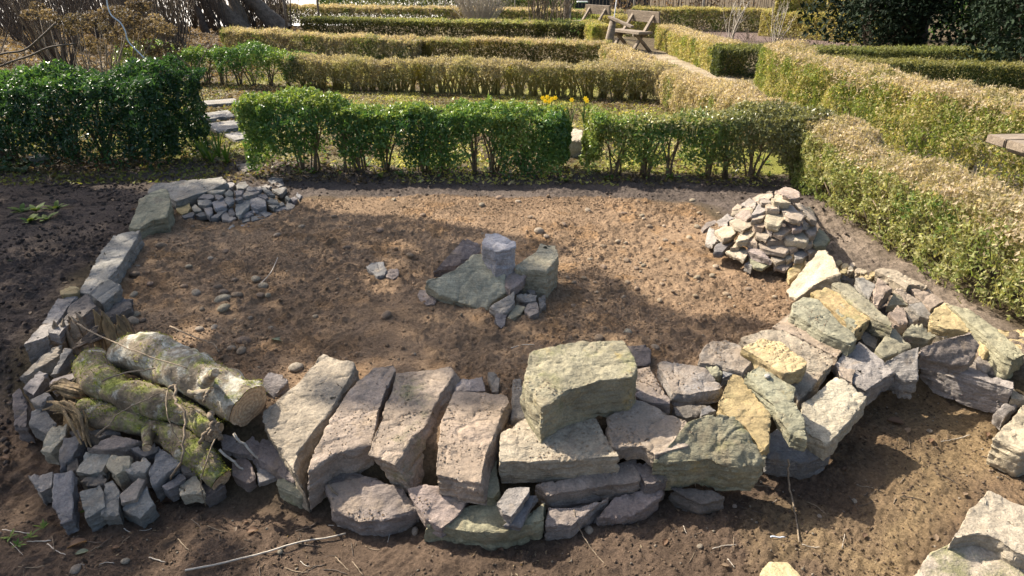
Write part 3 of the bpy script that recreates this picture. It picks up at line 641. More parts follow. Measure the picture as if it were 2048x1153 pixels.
HP = [[(1090,130),(1215,68),(1300,95),(1390,150),(1385,205),(1280,215),(1180,165)], [(1050,205),(1120,165),(1265,205),(1280,258),(1180,262),(1080,245)], [(830,205),(900,165),(1060,150),(1080,180),(1030,215),(870,260)], [(680,290),(800,200),(885,250),(880,290),(760,305)], [(600,330),(660,270),(720,300),(700,340),(610,355)],
      [(910,215),(960,205),(1060,240),(1060,268),(930,262)], [(1070,265),(1130,240),(1200,285),(1150,305)], [(985,290),(1040,270),(1130,300),(1150,340),(1060,335),(1000,330)], [(1150,320),(1190,280),(1300,275),(1360,350),(1455,405),(1400,480),(1250,440),(1180,370)], [(1320,265),(1370,260),(1540,370),(1580,470),(1500,450),(1380,340)],
      [(1450,300),(1490,305),(1560,390),(1560,420),(1500,360)], [(575,385),(640,345),(800,310),(850,330),(700,370),(620,405)], [(630,400),(720,350),(800,345),(830,420),(770,450),(650,435)], [(830,370),(890,280),(980,275),(1020,340),(940,375),(820,410)], [(820,470),(850,400),(1010,345),(1010,385),(960,440)],
      [(980,460),(1050,335),(1090,335),(1212,400),(1210,450),(1140,528),(1010,500)], [(835,500),(960,450),(1010,510),(960,548),(870,535)], [(420,470),(550,385),(640,440),(560,470),(550,520),(440,525)], [(575,480),(640,440),(820,470),(830,520),(730,585),(620,530)], [(235,560),(290,480),(400,460),(440,480),(370,520),(270,590)],
      [(300,640),(340,545),(400,580),(460,680),(380,755),(300,730)], [(390,580),(500,525),(640,530),(680,570),(600,650),(500,680)], [(640,690),(710,600),(860,565),(860,620),(800,680),(660,720)], [(865,560),(920,548),(1060,620),(1000,690),(870,640)], [(975,540),(1040,520),(1130,550),(1060,605)],
      [(1060,610),(1130,550),(1280,510),(1295,570),(1180,648)], [(1210,480),(1300,470),(1410,490),(1410,560),(1300,575),(1290,520)], [(1420,450),(1460,430),(1530,480),(1480,520),(1410,510)], [(995,690),(1080,640),(1200,680),(1230,705),(1010,712)], [(1190,655),(1330,580),(1400,585),(1505,650),(1460,720),(1230,690)],
      [(1410,540),(1560,490),(1590,560),(1560,640),(1500,640)], [(1530,730),(1600,560),(1680,600),(1735,690),(1690,760),(1560,770)], [(905,740),(930,695),(1090,715),(1290,770),(1220,850),(1100,830),(930,775)], [(770,790),(830,740),(920,770),(1070,930),(980,900),(800,820)], [(385,830),(400,740),(620,645),(640,690),(500,825)],
      [(580,780),(650,710),(715,715),(690,775)], [(530,820),(640,780),(760,780),(785,850),(740,925),(620,870)], [(755,690),(860,655),(900,740),(820,720)], [(790,900),(800,835),(940,900),(1055,960),(960,1020),(850,1000)], [(1050,890),(1110,865),(1200,865),(1240,920),(1110,960)],
      [(1080,1000),(1220,935),(1320,940),(1220,1040)], [(1305,830),(1400,765),(1485,860),(1420,905),(1330,925)], [(1455,800),(1550,760),(1610,800),(1500,860)], [(1200,870),(1270,845),(1300,900),(1240,930)], [(1240,770),(1390,720),(1370,770),(1290,800)], [(740,960),(790,925),(860,950),(830,1000)], [(1430,700),(1520,680),(1530,740),(1450,750)], [(995,140),(1020,118),(1070,125),(1060,150)]]
for i, ring in enumerate(HP):
    c = (TAN, LIGHT, TAN, GREY, TAN, PURPLE, GREY)[i % 7]
    HL = {0: 'large domed stone crowning the tall slate heap', 15: 'square tan stone face-on in the middle of the tall heap', 31: 'green-tinged boulder at the hedge side of the tall heap', 32: 'long slate low down on the front of the tall heap', 34: 'blue-grey pointed slate at the foot of the tall heap', 38: 'yellow-green stone at the front foot of the tall heap', 8: 'broad pale slate just below the crowning stone'}.get(i)
    heap_stone('P', hit, ring, R.uniform(.03, .05), HL or HEAP, SLATE if i == 34 else OLIVE if i in (31, 38) else c, None if HL else 'slate pieces of the tall heap', moss=.25 if i in (31, 38) else 0)
# --- slate chippings at the back left corner
hz2, hit2 = heap('Q', 478, 408, .52, .45, .12, 1.6)
CHIP = 'blue-grey slate chip in the low spread heap at the back left corner'
QP = [[(155,500),(200,440),(340,445),(360,500),(320,580),(220,610),(165,560)], [(210,635),(260,590),(380,570),(405,600),(370,645),(260,660)], [(355,510),(410,465),(510,540),(480,565),(390,575)], [(410,610),(530,575),(570,620),(470,640)], [(495,500),(560,475),(655,520),(655,580),(610,640),(540,570)], [(440,410),(620,400),(650,450),(560,490),(450,470)],
      [(440,380),(530,325),(640,320),(680,370),(600,395)], [(570,300),(620,280),(830,265),(800,295),(680,320)], [(600,245),(650,220),(700,260),(620,275)], [(770,250),(830,185),(930,165),(960,200),(880,260)], [(965,215),(1020,155),(1110,160),(1150,210),(1080,265),(990,250)], [(805,320),(870,260),(945,300),(920,350),(850,350)],
      [(930,270),(1080,275),(1050,335),(960,340)], [(680,340),(740,330),(800,370),(740,405),(690,390)], [(635,440),(800,390),(860,450),(840,500),(680,525)], [(800,390),(850,345),(930,380),(940,430),(860,480)], [(940,400),(1040,365),(1070,390),(990,420)], [(1050,350),(1100,290),(1280,280),(1300,310),(1200,335),(1090,365)],
      [(1100,260),(1140,215),(1210,235),(1260,280),(1130,290)], [(1200,235),(1300,220),(1340,260),(1290,285)], [(1310,240),(1370,230),(1520,340),(1460,350),(1340,290)], [(1400,150),(1440,75),(1600,110),(1640,200),(1560,230),(1470,195)], [(1300,220),(1380,195),(1470,215),(1420,245)], [(1450,260),(1600,235),(1670,245),(1610,320),(1560,330)],
      [(1150,420),(1190,355),(1330,360),(1390,420),(1380,500),(1220,520),(1160,490)], [(1240,340),(1370,330),(1420,370),(1370,395)], [(1380,420),(1440,375),(1540,400),(1560,460),(1430,450)], [(1400,480),(1560,450),(1480,530)], [(1520,440),(1600,430),(1640,470),(1500,530)], [(960,600),(950,450),(1080,375),(1170,400),(1160,490),(1010,650)],
      [(850,560),(930,490),(970,600),(930,630),(870,610)], [(620,650),(740,540),(870,510),(850,550),(720,650)], [(740,560),(800,550),(980,650),(900,705),(780,680)], [(1040,640),(1100,560),(1150,560),(1210,610),(1120,645)], [(1150,560),(1240,545),(1280,575),(1180,585)], [(1270,580),(1300,530),(1480,600),(1370,650)],
      [(1165,680),(1220,600),(1290,580),(1350,660),(1190,700)], [(1365,680),(1530,615),(1570,635),(1470,690)], [(915,715),(1060,670),(1150,645),(1160,690),(960,740)], [(1030,755),(1130,720),(1160,770),(1080,785)], [(790,825),(930,735),(960,765),(830,845)], [(1490,550),(1640,480),(1700,520),(1560,565)], [(1640,470),(1660,420),(1780,470),(1750,530),(1660,545)],
      [(1690,380),(1770,350),(1810,400),(1750,430)], [(1780,330),(1800,295),(1880,345),(1830,400)], [(1640,380),(1660,350),(1720,400),(1680,425)]]
for i, ring in enumerate(QP):
    c = (SLATE, SLATE, GREY, SLATE, (.23, .225, .215))[i % 5]
    if i == 0: c = OCHRE
    QL = {0: 'brown lumpy stone at the edge of the slate chippings', 21: 'big greenish stone topping the slate chippings by the hedge', 24: 'rounded purplish stone in the middle of the slate chippings', 29: 'long upright pale slate in the middle of the slate chippings', 40: 'dark sliver lying loose in front of the slate chippings', 39: 'small flake lying loose before the slate chippings'}.get(i)
    heap_stone('Q', hit2, ring, R.uniform(.035, .055), QL or CHIP, c, None if QL else 'slate chips at the back left corner', moss=.2 if i in (9, 21) else 0, follow=.5, lift=.012, name='slate_chip', L=.018)
# --- slates heaped round the logs
AL = 'dark slate piece packed round the foot of the mossy logs'
AP = [([(42,445),(75,415),(106,480),(102,578),(45,576)], .02,-.08,DARK), ([(65,382),(200,262),(242,250),(232,292),(112,372)], .08,.0,GREY), ([(193,372),(250,265),(282,270),(222,362)], .1,.04,SLATE), ([(185,395),(285,360),(292,382),(200,412)], .06,.04,GREY), ([(85,422),(150,350),(187,362),(132,452)], .03,-.02,SLATE),
      ([(113,466),(180,435),(202,447),(160,492)], .02,-.01,GREY), ([(108,560),(120,510),(165,490),(222,560),(180,606)], -.02,-.07,SLATE), ([(150,668),(200,565),(262,555),(250,612),(200,672)], -.02,-.09,LIGHT), ([(230,652),(245,610),(326,600),(282,690),(230,742)], -.02,-.1,SLATE), ([(258,712),(300,690),(312,740),(262,742)], -.08,-.1,DARK),
      ([(328,652),(440,600),(552,622),(480,652),(400,664)], .0,-.03,PURPLE), ([(288,747),(330,665),(432,672),(402,742),(350,757)], -.05,-.09,GREY), ([(410,722),(430,675),(508,680),(502,722),(450,762)], -.03,-.07,LIGHT), ([(468,732),(560,690),(587,712),(562,752),(500,752)], -.04,-.07,GREY), ([(573,742),(622,650),(702,700),(692,722),(592,812)], -.01,-.1,SLATE),
      ([(300,772),(400,755),(432,792),(340,802)], -.1,-.12,DARK), ([(103,757),(206,745),(202,802),(150,832)], -.1,-.13,GREY), ([(203,752),(282,738),(287,930),(232,952),(200,882)], -.05,-.13,SLATE), ([(303,822),(392,795),(412,882),(330,932)], -.07,-.13,SLATE), ([(400,792),(440,778),(468,830),(462,912),(390,917)], -.07,-.13,GREY),
      ([(463,832),(540,770),(563,780),(532,852),(470,872)], -.07,-.11,PURPLE), ([(468,892),(572,800),(597,872),(542,932)], -.09,-.15,SLATE), ([(628,802),(700,750),(727,770),(652,822)], -.08,-.11,SLATE), ([(688,802),(760,750),(802,832),(702,837)], -.09,-.12,LIGHT), ([(698,722),(740,703),(772,750),(710,757)], -.05,-.08,DARK),
      ([(853,602),(940,570),(1002,590),(985,690),(860,662)], -.02,-.07,PURPLE), ([(898,692),(962,688),(992,772),(960,792),(903,762)], -.08,-.12,PURPLE), ([(985,702),(1062,700),(1072,772),(1000,792)], -.09,-.13,GREY), ([(260,585),(330,570),(400,600),(310,620)], -.03,-.05,DARK), ([(500,655),(600,630),(640,660),(560,690)], -.02,-.05,SLATE),
      ([(505,680),(600,660),(640,690),(560,700)], -.05,-.07,DARK), ([(340,590),(420,570),(470,590),(380,615)], -.01,-.02,DARK), ([(640,690),(700,680),(760,720),(690,740)], -.06,-.08,GREY), ([(760,800),(830,770),(880,800),(800,850)], -.12,-.14,DARK)]
AU = ['narrow slate standing on edge at the outer corner by the dark earth', 'long thin slate lying just below the lower kerb slab', 0, 0, 0, 0, 0, 'pale tan slate slanting down beside the torn wood strip', 0, 0, 'flat purplish slate tucked right under the side knot log', 0, 'pale chunk sitting on top of the slates below the logs', 0, 'big dark slate propped on edge under the long mossy log', 0, 'pointed grey slate lying flat at the outer end of the slates',
      'tall slate standing upright on the front mud', 'square grey slate block at the front next to the upright slate', 0, 0, 'dark four-cornered slate leaning at the front of the pile', 'thin slate sliver beside the hanging twig', 'pale flat slate under the sawn log end', 0, 'purple stone under the thick pale log', 'purple stone beside the sawn round log end', 0]
for ring, zb, zf, c in AP:
    q = len(AU) and AU.pop(0)
    if q: S('A', ring, zb, zf, R.uniform(.06, .1), q, c, name='slate_piece', L=.0135, lean=.35); continue
    S('A', ring, zb, zf, R.uniform(.06, .1), AL, c, name='slate_piece', group='slates packed round the mossy logs', L=.0135, lean=.35)
# leaf cards and their colours
def leaf_quads(P, Nn, size, r, spread=0.9, aspect=0.5, twiggy=0.0, tri=False):
    n = len(P); a = Nn * (1 - spread * .5) + r.normal(0, spread, (n, 3)); a /= np.linalg.norm(a, axis=1)[:, None] + 1e-9
    b = np.cross(a, r.normal(0, 1, (n, 3))); b /= np.linalg.norm(b, axis=1)[:, None] + 1e-9; c = np.cross(a, b)
    s = (size * (.45 + 1.1 * r.random(n)))[:, None]
    if twiggy:                                                  # bare shoots standing out of the clipped face
        k = r.random(n) < twiggy; b[k] = Nn[k] * .5 + np.array([0, 0, .9]) + r.normal(0, .28, (k.sum(), 3)); b[k] /= np.linalg.norm(b[k], axis=1)[:, None]
        c = np.cross(a, b); c /= np.linalg.norm(c, axis=1)[:, None] + 1e-9; s = np.where(k[:, None], s * 2.4, s); aspect = np.where(k[:, None], .09, aspect)
    if tri:
        V = np.stack([P + b * s * .5, P + c * s * .55 * aspect - b * s * .35, P - c * s * .55 * aspect - b * s * .35], 1)
        return V.reshape(-1, 3), np.arange(n * 3).reshape(n, 3)
    V = np.stack([P + b * s * .5, P + c * s * .5 * aspect + a * s * .06, P - b * s * .5, P - c * s * .5 * aspect + a * s * .06], 1)
    return V.reshape(-1, 3), np.arange(n * 4).reshape(n, 4)
def pal(P, r, stops, scale=2.5, seed=0, jit=.25, contrast=1.5):
    """leaf colours drifting between the given ones in patches"""
    n = len(P); t = np.clip(.5 + contrast * .5 * fbm(P * scale, seed, 3) + r.normal(0, .16, n), 0, .999) * (len(stops) - 1)
    i = t.astype(int); u = (t - i)[:, None]; S_ = np.array(stops, float)
    return (S_[i] * (1 - u) + S_[np.minimum(i + 1, len(stops) - 1)] * u) * r.uniform(1 - jit, 1 + jit, (n, 1))
# ---------------------------------------------------------------- logs, stump and rotten wood
def A(x, y, z):
    ox, oy, k = VIEW['A']; return G(ox + x * k, oy + y * k, z)
def catmull(P, n):
    P = [Vector(p) for p in P]; Q = [P[0] * 2 - P[1]] + P + [P[-1] * 2 - P[-2]]; out = []
    for i in range(len(P) - 1):
        a, b, c, d = Q[i:i + 4]
        for j in range(n):
            t = j / n; out.append(0.5 * ((2 * b) + (c - a) * t + (2 * a - 5 * b + 4 * c - d) * t * t + (3 * b - a - 3 * c + d) * t ** 3))
    out.append(P[-1]); return out
def log_mesh(path, radii, seed, k=36, amp=0.012, flat=1.0):
    P = catmull(path, 10); n = len(P); rad = np.interp(np.linspace(0, 1, n), np.linspace(0, 1, len(radii)), radii)
    up = None; V = []
    for i, p in enumerate(P):
        d = (P[min(i + 1, n - 1)] - P[max(i - 1, 0)]).normalized()
        if up is None: up = Vector((0, 0, 1))
        up = (up - d * up.dot(d)).normalized(); s = d.cross(up)
        for j in range(k):
            a = 2 * math.pi * j / k; V.append(p + (up * math.cos(a) * flat + s * math.sin(a)) * rad[i])
    V = np.array([v[:] for v in V]); C = np.repeat(np.array([p[:] for p in P]), k, 0); nn = V - C; nn /= np.linalg.norm(nn, axis=1)[:, None]
    d = fbm(V * 5 + seed, seed, 3) * amp * 2.6 + fbm(V * 16 + seed, seed + 3, 3) * amp * 1.3 - np.clip(1 - 6 * np.abs(fbm(V * 9 + seed, seed + 8, 2)), 0, 1) * amp * .6 + fbm(V * 60 + seed, seed + 5, 2) * 0.004
    V = V + nn * d[:, None]
    f = [(i * k + j, i * k + (j + 1) % k, (i + 1) * k + (j + 1) % k, (i + 1) * k + j) for i in range(n - 1) for j in range(k)]
    return V, f, P, k
def cut_cap(V, k, first, P, parent, mat=None):
    ring = V[:k] if first else V[-k:]; c = ring.mean(0); d = (P[1] - P[0]) if first else (P[-2] - P[-1]); d = np.array(d.normalized()[:])
    ring = ring - d * 0.003 * 1; inner = c + (ring - c) * 0.5 + d * 0.002; c2 = c + d * 0.001
    vs = np.concatenate([ring, inner, c2[None]]); f = []
    for j in range(k):
        q = (j + 1) % k; f += [(j, q, k + q), (j, k + q, k + j), (k + j, k + q, 2 * k)]
    if not first: f = [t[::-1] for t in f]
    dv = -Vector(d); rot = dv.to_track_quat('X', 'Z').to_matrix(); w = (vs - c) @ np.array(rot)
    o = link('cut_end', np_mesh('cut_end', w, f, True), mat or ENDGRAIN, parent)
    M = rot.to_4x4(); M.translation = Vector(c) - Vector(parent.location); o.matrix_local = M
def log(label, path, radii, seed, mat, caps=(True, True), stubs=(), amp=0.012, flat=1.0):
    V, f, P, k = log_mesh(path, radii, seed, amp=amp, flat=flat); loc = Vector(V.mean(0)); loc.z = V[:, 2].min()
    t = thing('mossy_log', label, 'log', loc, 'mossy logs stacked at the bed corner')
    link('bark', np_mesh('bark', V - np.array(loc), f, True), mat, t)
    nz = V - np.repeat(np.array([q[:] for q in P]), k, 0); nz /= np.linalg.norm(nz, axis=1)[:, None]; r_ = np.random.default_rng(seed); idx = r_.integers(0, len(V), 5000)
    mp = V[idx] + r_.normal(0, .004, (5000, 3)); kk = (fbm(mp * 11, seed + 2, 4) + .35 * nz[idx][:, 2] > (.31 if mat is PALELOG else .2)); mp = mp[kk]; mn = nz[idx][kk]
    mv, mf = leaf_quads(mp + mn * .002, mn, .0065, r_, .9, .5); mo = link('moss', np_mesh('moss', mv - np.array(loc), mf, False, np.repeat(pal(mp, r_, [(.09,.11,.02), (.2,.23,.045), (.36,.37,.09)], 14, seed), 4, 0)), LEAF_DULL, t); mo['kind'] = 'stuff'
    if caps[0]: cut_cap(V, k, True, P, t)
    if caps[1]: cut_cap(V, k, False, P, t)
    for path2, r2 in stubs:
        V2, f2, P2_, k2 = log_mesh(path2, r2, seed + 40, k=16, amp=0.004)
        link('branch_stub', np_mesh('branch_stub', V2 - np.array(loc), f2, True), mat, t); cut_cap(V2, k2, False, P2_, t)
    return t
log('thick pale log with white lichen and a green mossy end, top of the stack', [A(470,290,.13), A(600,295,.15), A(730,355,.14), A(850,420,.11), A(965,500,.07)], [.058, .085, .088, .085, .078], 21, PALELOG, amp=.016,
    stubs=[([A(800,400,.19), A(815,375,.24), A(835,362,.27)], [.035, .022, .016]), ([A(735,440,.2), A(790,437,.22), A(822,425,.24)], [.012, .011, .010])])
log('green mossy log with a crooked broken end in the middle of the stack', [A(358,310,.11), A(385,385,.10), A(450,430,.09), A(600,475,.07), A(730,520,.05), A(830,590,.02)], [.042, .062, .056, .05, .048, .042], 22, MOSSLOG, caps=(True, True), amp=.012)
log('long mossy log with a sawn round end and a cut side knot', [A(325,505,.03), A(430,530,.02), A(560,565,.0), A(690,630,-.02), A(790,700,-.06), A(868,772,-.10)], [.04, .05, .052, .05, .05, .049], 23, MOSSLOG, amp=.01,
    stubs=[([A(580,590,.0), A(575,625,.0), A(570,652,.0)], [.03, .025, .022])])
def splinters(name, label, base, n, h, rad, seed, mat, lean=(0, 0), cat='stump', spread=0.25):
    """a rotten stump: a ring of torn upright splinters over a ragged core"""
    r = random.Random(seed); t = thing(name, label, cat, base)
    b = Buf()
    for i in range(n):
        a = 2 * math.pi * i / n + r.uniform(-.2, .2); q = rad * r.uniform(.35, 1.05); hh = h * r.uniform(.45, 1.1)
        x, y = q * math.cos(a), q * math.sin(a) * .8; w = rad * r.uniform(.16, .34)
        pts = []; m = 7
        for j in range(m):
            u = j / (m - 1); pts.append((x * (1 - .12 * u) + lean[0] * u * hh + r.uniform(-.006, .006), y + lean[1] * u * hh + r.uniform(-.006, .006), -.03 + u * (hh + .03)))
        b.tube(pts, [w * (1.25 - .3 * u) * (1 if u < .8 else (1 - u) * 4 + .12) for u in np.linspace(0, 1, m)], 6)
    o = b.build('torn_wood', mat, t, False); o['kind'] = 'stuff'
    V = np.concatenate(b.v)
    return t
p = A(455, 290, .02); splinters('rotten_stump', 'upright brown rotten stump with torn splintered top behind the logs', tuple(p), 22, .21, .075, 5, ROTWOOD)
p = A(300, 250, .04); splinters('rotten_root', 'crooked grey rotten root lump beside the stump', tuple(p), 14, .13, .06, 6, STEM, lean=(-.3, .2), cat='wood')
def shreds(label, pts, seed, mat, n=16, w=.008):
    r = random.Random(seed); P = [Vector(q) for q in pts]; base = P[0].copy()
    t = thing('rotten_branch', label, 'wood', base); b = Buf()
    for i in range(n):
        off = Vector((r.uniform(-1, 1), r.uniform(-1, 1), r.uniform(-.5, 1))) * .025
        a = r.randint(0, 1); e = r.randint(len(P) - 2, len(P) - 1)
        path = catmull([q + off + Vector((r.uniform(-1, 1), r.uniform(-1, 1), r.uniform(-1, 1))) * .012 - base for q in P[a:e + 1]], 5)
        m = len(path); b.tube(path, [w * r.uniform(.7, 1.4) * (1 - .6 * abs(2 * u - 1) ** 3) for u in np.linspace(0, 1, m)], 5)
    b.build('torn_wood', mat, t, False)['kind'] = 'stuff'
shreds('yellow-brown shredded rotten branch end lying left of the logs', [A(385,440,.05), A(320,440,.07), A(260,420,.07), (A(215,425,.06))], 8, ROTWOOD, 22)
shreds('yellowish torn wood strip hanging down over the slates', [A(190,495,.04), A(250,490,.06), A(310,540,.04), A(340,630,-.02)], 9, ROTWOOD, 14, .006)
shreds('dark rotten branch between stump and root lump', [A(290,260,.09), A(340,240,.12), A(390,215,.15), A(440,190,.14)], 10, DARKSTEM, 12, .009)

# ---------------------------------------------------------------- twigs and stalks
def twig(label, pts, r0, r1, mat, name='twig', group=None, n=6):
    P = catmull(pts, n); loc = P[0]; t = Buf(); m = len(P)
    rr = random.Random(len(label)); P = [p + Vector((rr.uniform(-1, 1), rr.uniform(-1, 1), rr.uniform(-1, 1))) * r0 * .7 for p in P]
    t.tube([p - loc for p in P], [r0 + (r1 - r0) * i / (m - 1) for i in range(m)], 6)
    o = t.build(name, mat); o.location = loc; tag(o, label, 'twig', group); return o
LT = 'thin bare twig lying over the mossy logs'
for pts, r0 in (([(370,610,.06),(430,560,.10),(460,520,.13),(560,470,.16),(655,425,.16)], .0032), ([(655,425,.17),(685,415,.17),(680,470,.15),(720,530,.12),(705,690,.02),(660,780,-.1)], .0065), ([(300,170,.24),(380,215,.24),(560,290,.25),(730,345,.25)], .0035),
        ([(395,395,.2),(480,365,.21),(600,345,.22)], .004), ([(660,180,.08),(760,225,.10),(830,250,.10),(848,280,.08)], .0035), ([(835,620,.06),(800,720,.0),(780,790,-.08),(800,880,-.17)], .0028), ([(650,430,.17),(650,520,.14),(690,620,.06),(740,690,.02)], .0025),
        ([(815,430,.25),(800,455,.25),(792,475,.24)], .006), ([(820,520,.15),(830,560,.13),(815,610,.09)], .012), ([(850,560,.09),(800,600,.07),(770,640,.03)], .009), ([(840,570,.1),(855,600,.07),(858,620,.05)], .009), ([(270,410,.1),(340,350,.15),(400,335,.18)], .003)):
    twig(LT, [A(*q) for q in pts], r0, r0 * .6, STEM, group='twigs over the mossy logs')
def T(label, pts, r, mat=STEM, group=None, lift=.006):
    P = []
    for x, y in pts:
        p = G(x, y, 0)
        for _ in range(4): p = G(x, y, sf(p.x, p.y) + lift)
        P.append(p)
    return twig(label, P, r, r * .7, mat, group=group, n=4)
T('long straight straw-coloured stalk lying across the front mud', [(370,1142),(480,1118),(600,1085),(690,1068)], .0035, PALESTEM, lift=.01)
twig('green stalk leaning down from the blue-grey pointed stone', [G(1578,918,-.05), G(1577,960,-.12), G(1588,1020,-.185), G(1600,1085,-.19)], .004, .003, STEM)
twig('grey stick propped under the big flat foundation stone', [G(655,970,-.06), G(690,1010,-.13), G(720,1045,-.19)], .004, .003, STEM)
twig('straw stalk leaning on the purple stone beside the sawn log', [A(855,665,-.02), A(920,720,-.08), A(980,770,-.14)], .005, .004, PALESTEM)
twig('straw stalk leaning against the cracked slab', [A(910,600,.03), A(990,680,-.05), A(1050,740,-.12)], .005, .004, PALESTEM)
twig('thin curved stalk hanging before the purple wedge stone', [G(1148,1020,-.1), G(1160,1060,-.16), G(1185,1100,-.19), G(1212,1132,-.19)], .0022, .0016, STEM)
T('thin white and blue splinter lying on the shaded mud', [(1540,1074),(1556,1074),(1570,1076)], .003, BLUEWHITE, lift=.008)
T('curved dry twig standing out of the soil near the pebbles', [(518,570),(540,548),(556,515)], .003, PALESTEM, lift=.02)
T('short pale twig on the soil behind the lichened block', [(1022,697),(1050,690),(1068,690)], .003, PALESTEM)
r = random.Random(77)
for i in range(90):
    x = r.uniform(20, 780) if i % 2 else r.uniform(1350, 2030); y = r.uniform(1050, 1148) if i % 2 else r.uniform(870, 1140)
    if 1480 < x < 1640 and y > 1100 or x > 1830 and y > 960: continue
    a = r.uniform(0, 3.14); l = r.uniform(6, 34)
    T('short dry stem scattered on the trodden mud', [(x - l * math.cos(a), y - l * .5 * math.sin(a)), (x, y + r.uniform(-4, 4)), (x + l * math.cos(a), y + l * .5 * math.sin(a))], r.uniform(.001, .0022), r.choice([STEM, PALESTEM, DARKSTEM]), 'dry stems on the mud', .003)

# ---------------------------------------------------------------- pebbles in the bed
def pebble_mesh(seed):
    bm = bmesh.new(); bmesh.ops.create_icosphere(bm, subdivisions=3, radius=.5); co = np.array([v.co[:] for v in bm.verts])
    d = fbm(co * 2.2 + seed * 5, seed, 3) * .16 + fbm(co * 7 + seed, seed + 2, 2) * .03; co = co * (1 + d[:, None]); co[:, 2] *= .68; co[:, 0] *= 1.12
    f = [[v.index for v in p.verts] for p in bm.faces]; bm.free(); me = np_mesh('pebble', co, f, True); me.materials.append(STONE); return me
PM = [pebble_mesh(i) for i in range(6)]
def pebble(px, py, w, col, label, group):
    p = G(px, py, 0.02)
    for _ in range(3): p = G(px, py, sf(p.x, p.y) + .01)
    d = p.y * math.cos(PITCH) + (EYE - p.z) * math.sin(PITCH); s = w * d / FOCAL
    o = link('pebble', R.choice(PM)); o.location = (p.x, p.y, sf(p.x, p.y) + s * .14); o.rotation_euler = (R.uniform(-.3, .3), R.uniform(-.3, .3), R.uniform(0, 6.28)); o.scale = (s, s * R.uniform(.75, 1), s * R.uniform(.8, 1))
    o.color = (*vary(col, .2), 1); tag(o, label, 'pebble', group); o['moss'] = 0.0; o['ochre'] = 0.0; o['dust'] = .35; return o
PL = 'rounded brownish pebble lying on the bare soil'
for v, lst in (('F', [(930,498,64),(775,655,64),(768,775,54),(865,712,45),(1062,725,42),(1130,765,60),(1253,735,52),(1287,760,58),(1283,806,86),(1290,852,68),(1366,780,68),(1516,718,58),(1503,780,52),(1545,778,44),(1350,690,42),(1475,694,60),(1112,382,26),(1745,385,42),(1596,430,42),(1300,526,40),(1215,570,40),(1087,610,40),(768,926,66),(780,888,50),(1405,1040,80),(1332,1080,48),(1390,1098,60),(1235,962,46),(1150,972,52),(1162,855,34),(790,608,30),(940,640,24),(1655,640,22),(1440,905,30),(820,920,40)]),
               ('Z', [(232,252,34),(578,268,40),(712,386,34),(1288,270,52),(1575,430,32),(1684,718,36),(1552,746,44),(1805,786,38),(606,646,50),(205,878,60),(1032,152,26),(1194,140,28),(1972,135,26),(1970,172,28),(376,213,30),(290,650,30),(1110,126,34),(770,200,30),(1440,600,24),(1250,210,30),(1515,395,26),(1665,195,26),(1850,310,24),(1400,240,24),(1955,300,30),(1180,640,20),(940,640,18),(1320,300,30),(120,290,30),(430,345,34),(640,130,20)])):
    ox, oy, k = VIEW[v] if v in VIEW else (500, 340, 920 / 2048)
    for x, y, w in lst: pebble(ox + x * k, oy + y * k, w * k, R.choice([(.30,.22,.15), (.34,.28,.2), (.27,.2,.14), (.40,.34,.25)]), PL, 'pebbles on the bare soil of the bed')
for x, y, w in ((1085,1025,16),(1178,1058,18),(150,1138,22),(1470,1010,10),(1710,1000,12),(1860,860,12),(1640,1030,10),(830,1060,18),(795,1010,14),(560,1100,14),(250,1120,16),(1400,1090,12)):
    pebble(x, y, w, (.38,.33,.26), 'small pebble on the trodden mud before the wall', 'pebbles on the trodden mud')
r = random.Random(5)
for i in range(60):
    pebble(r.uniform(1120, 1560), r.uniform(420, 600), r.uniform(7, 15), r.choice([(.42,.34,.24), (.36,.27,.18)]), 'little pale pebble in the sunlit crumbly soil', 'little pebbles in the sunlit soil')
o = pebble(1534, 758, 13, (.6, .58, .55), 'tiny white pebble lying on the greenish slab', None); q = G(1534, 758, .145); bpy.context.view_layer.update()
okh, hp, _, _, _, _ = SC.ray_cast(bpy.context.evaluated_depsgraph_get(), Vector((q.x, q.y, 1)), Vector((0, 0, -1))); o.location = (q.x, q.y, hp.z + .008)

# ---------------------------------------------------------------- fallen leaves
def curled_leaf(seed, L=1.0, W=.55):
    r = random.Random(seed); n, m = 9, 5; V = []; cu = r.uniform(.3, .9)
    for i in range(n):
        u = i / (n - 1); w = W * math.sin(math.pi * min(1, u * .92 + .06)) ** .8 * .5
        for j in range(m):
            v = j / (m - 1) * 2 - 1; wob = r.uniform(-.04, .04)
            V.append((u * L - .5 * L, v * w * (1 + wob), cu * .28 * (v * v) * W + .18 * math.sin(u * 3.1) * cu + r.uniform(-.015, .015)))
    f = [(i * m + j, i * m + j + 1, (i + 1) * m + j + 1, (i + 1) * m + j) for i in range(n - 1) for j in range(m - 1)]
    return np.array(V), f
LM = []
for i, c in enumerate(((.20,.125,.08), (.30,.22,.15), (.15,.10,.07), (.2,.23,.16))):
    V, f = curled_leaf(i); me = np_mesh('fallen_leaf', V, f, True, np.tile(c, (len(V), 1))); me.materials.append(LEAF_DULL); LM.append(me)
def leaf(px, py, w, k, label, group=None):
    p = G(px, py, 0)
    for _ in range(3): p = G(px, py, sf(p.x, p.y) + .005)
    d = p.y * math.cos(PITCH) + (EYE - p.z) * math.sin(PITCH); s = w * .72 * d / FOCAL
    o = link('fallen_leaf', LM[k]); o.location = (p.x, p.y, sf(p.x, p.y) + .003); o.rotation_euler = (R.uniform(-.2, .2), R.uniform(-.2, .2), R.uniform(0, 6.28)); o.scale = (s, s, s); tag(o, label, 'leaf', group); return o
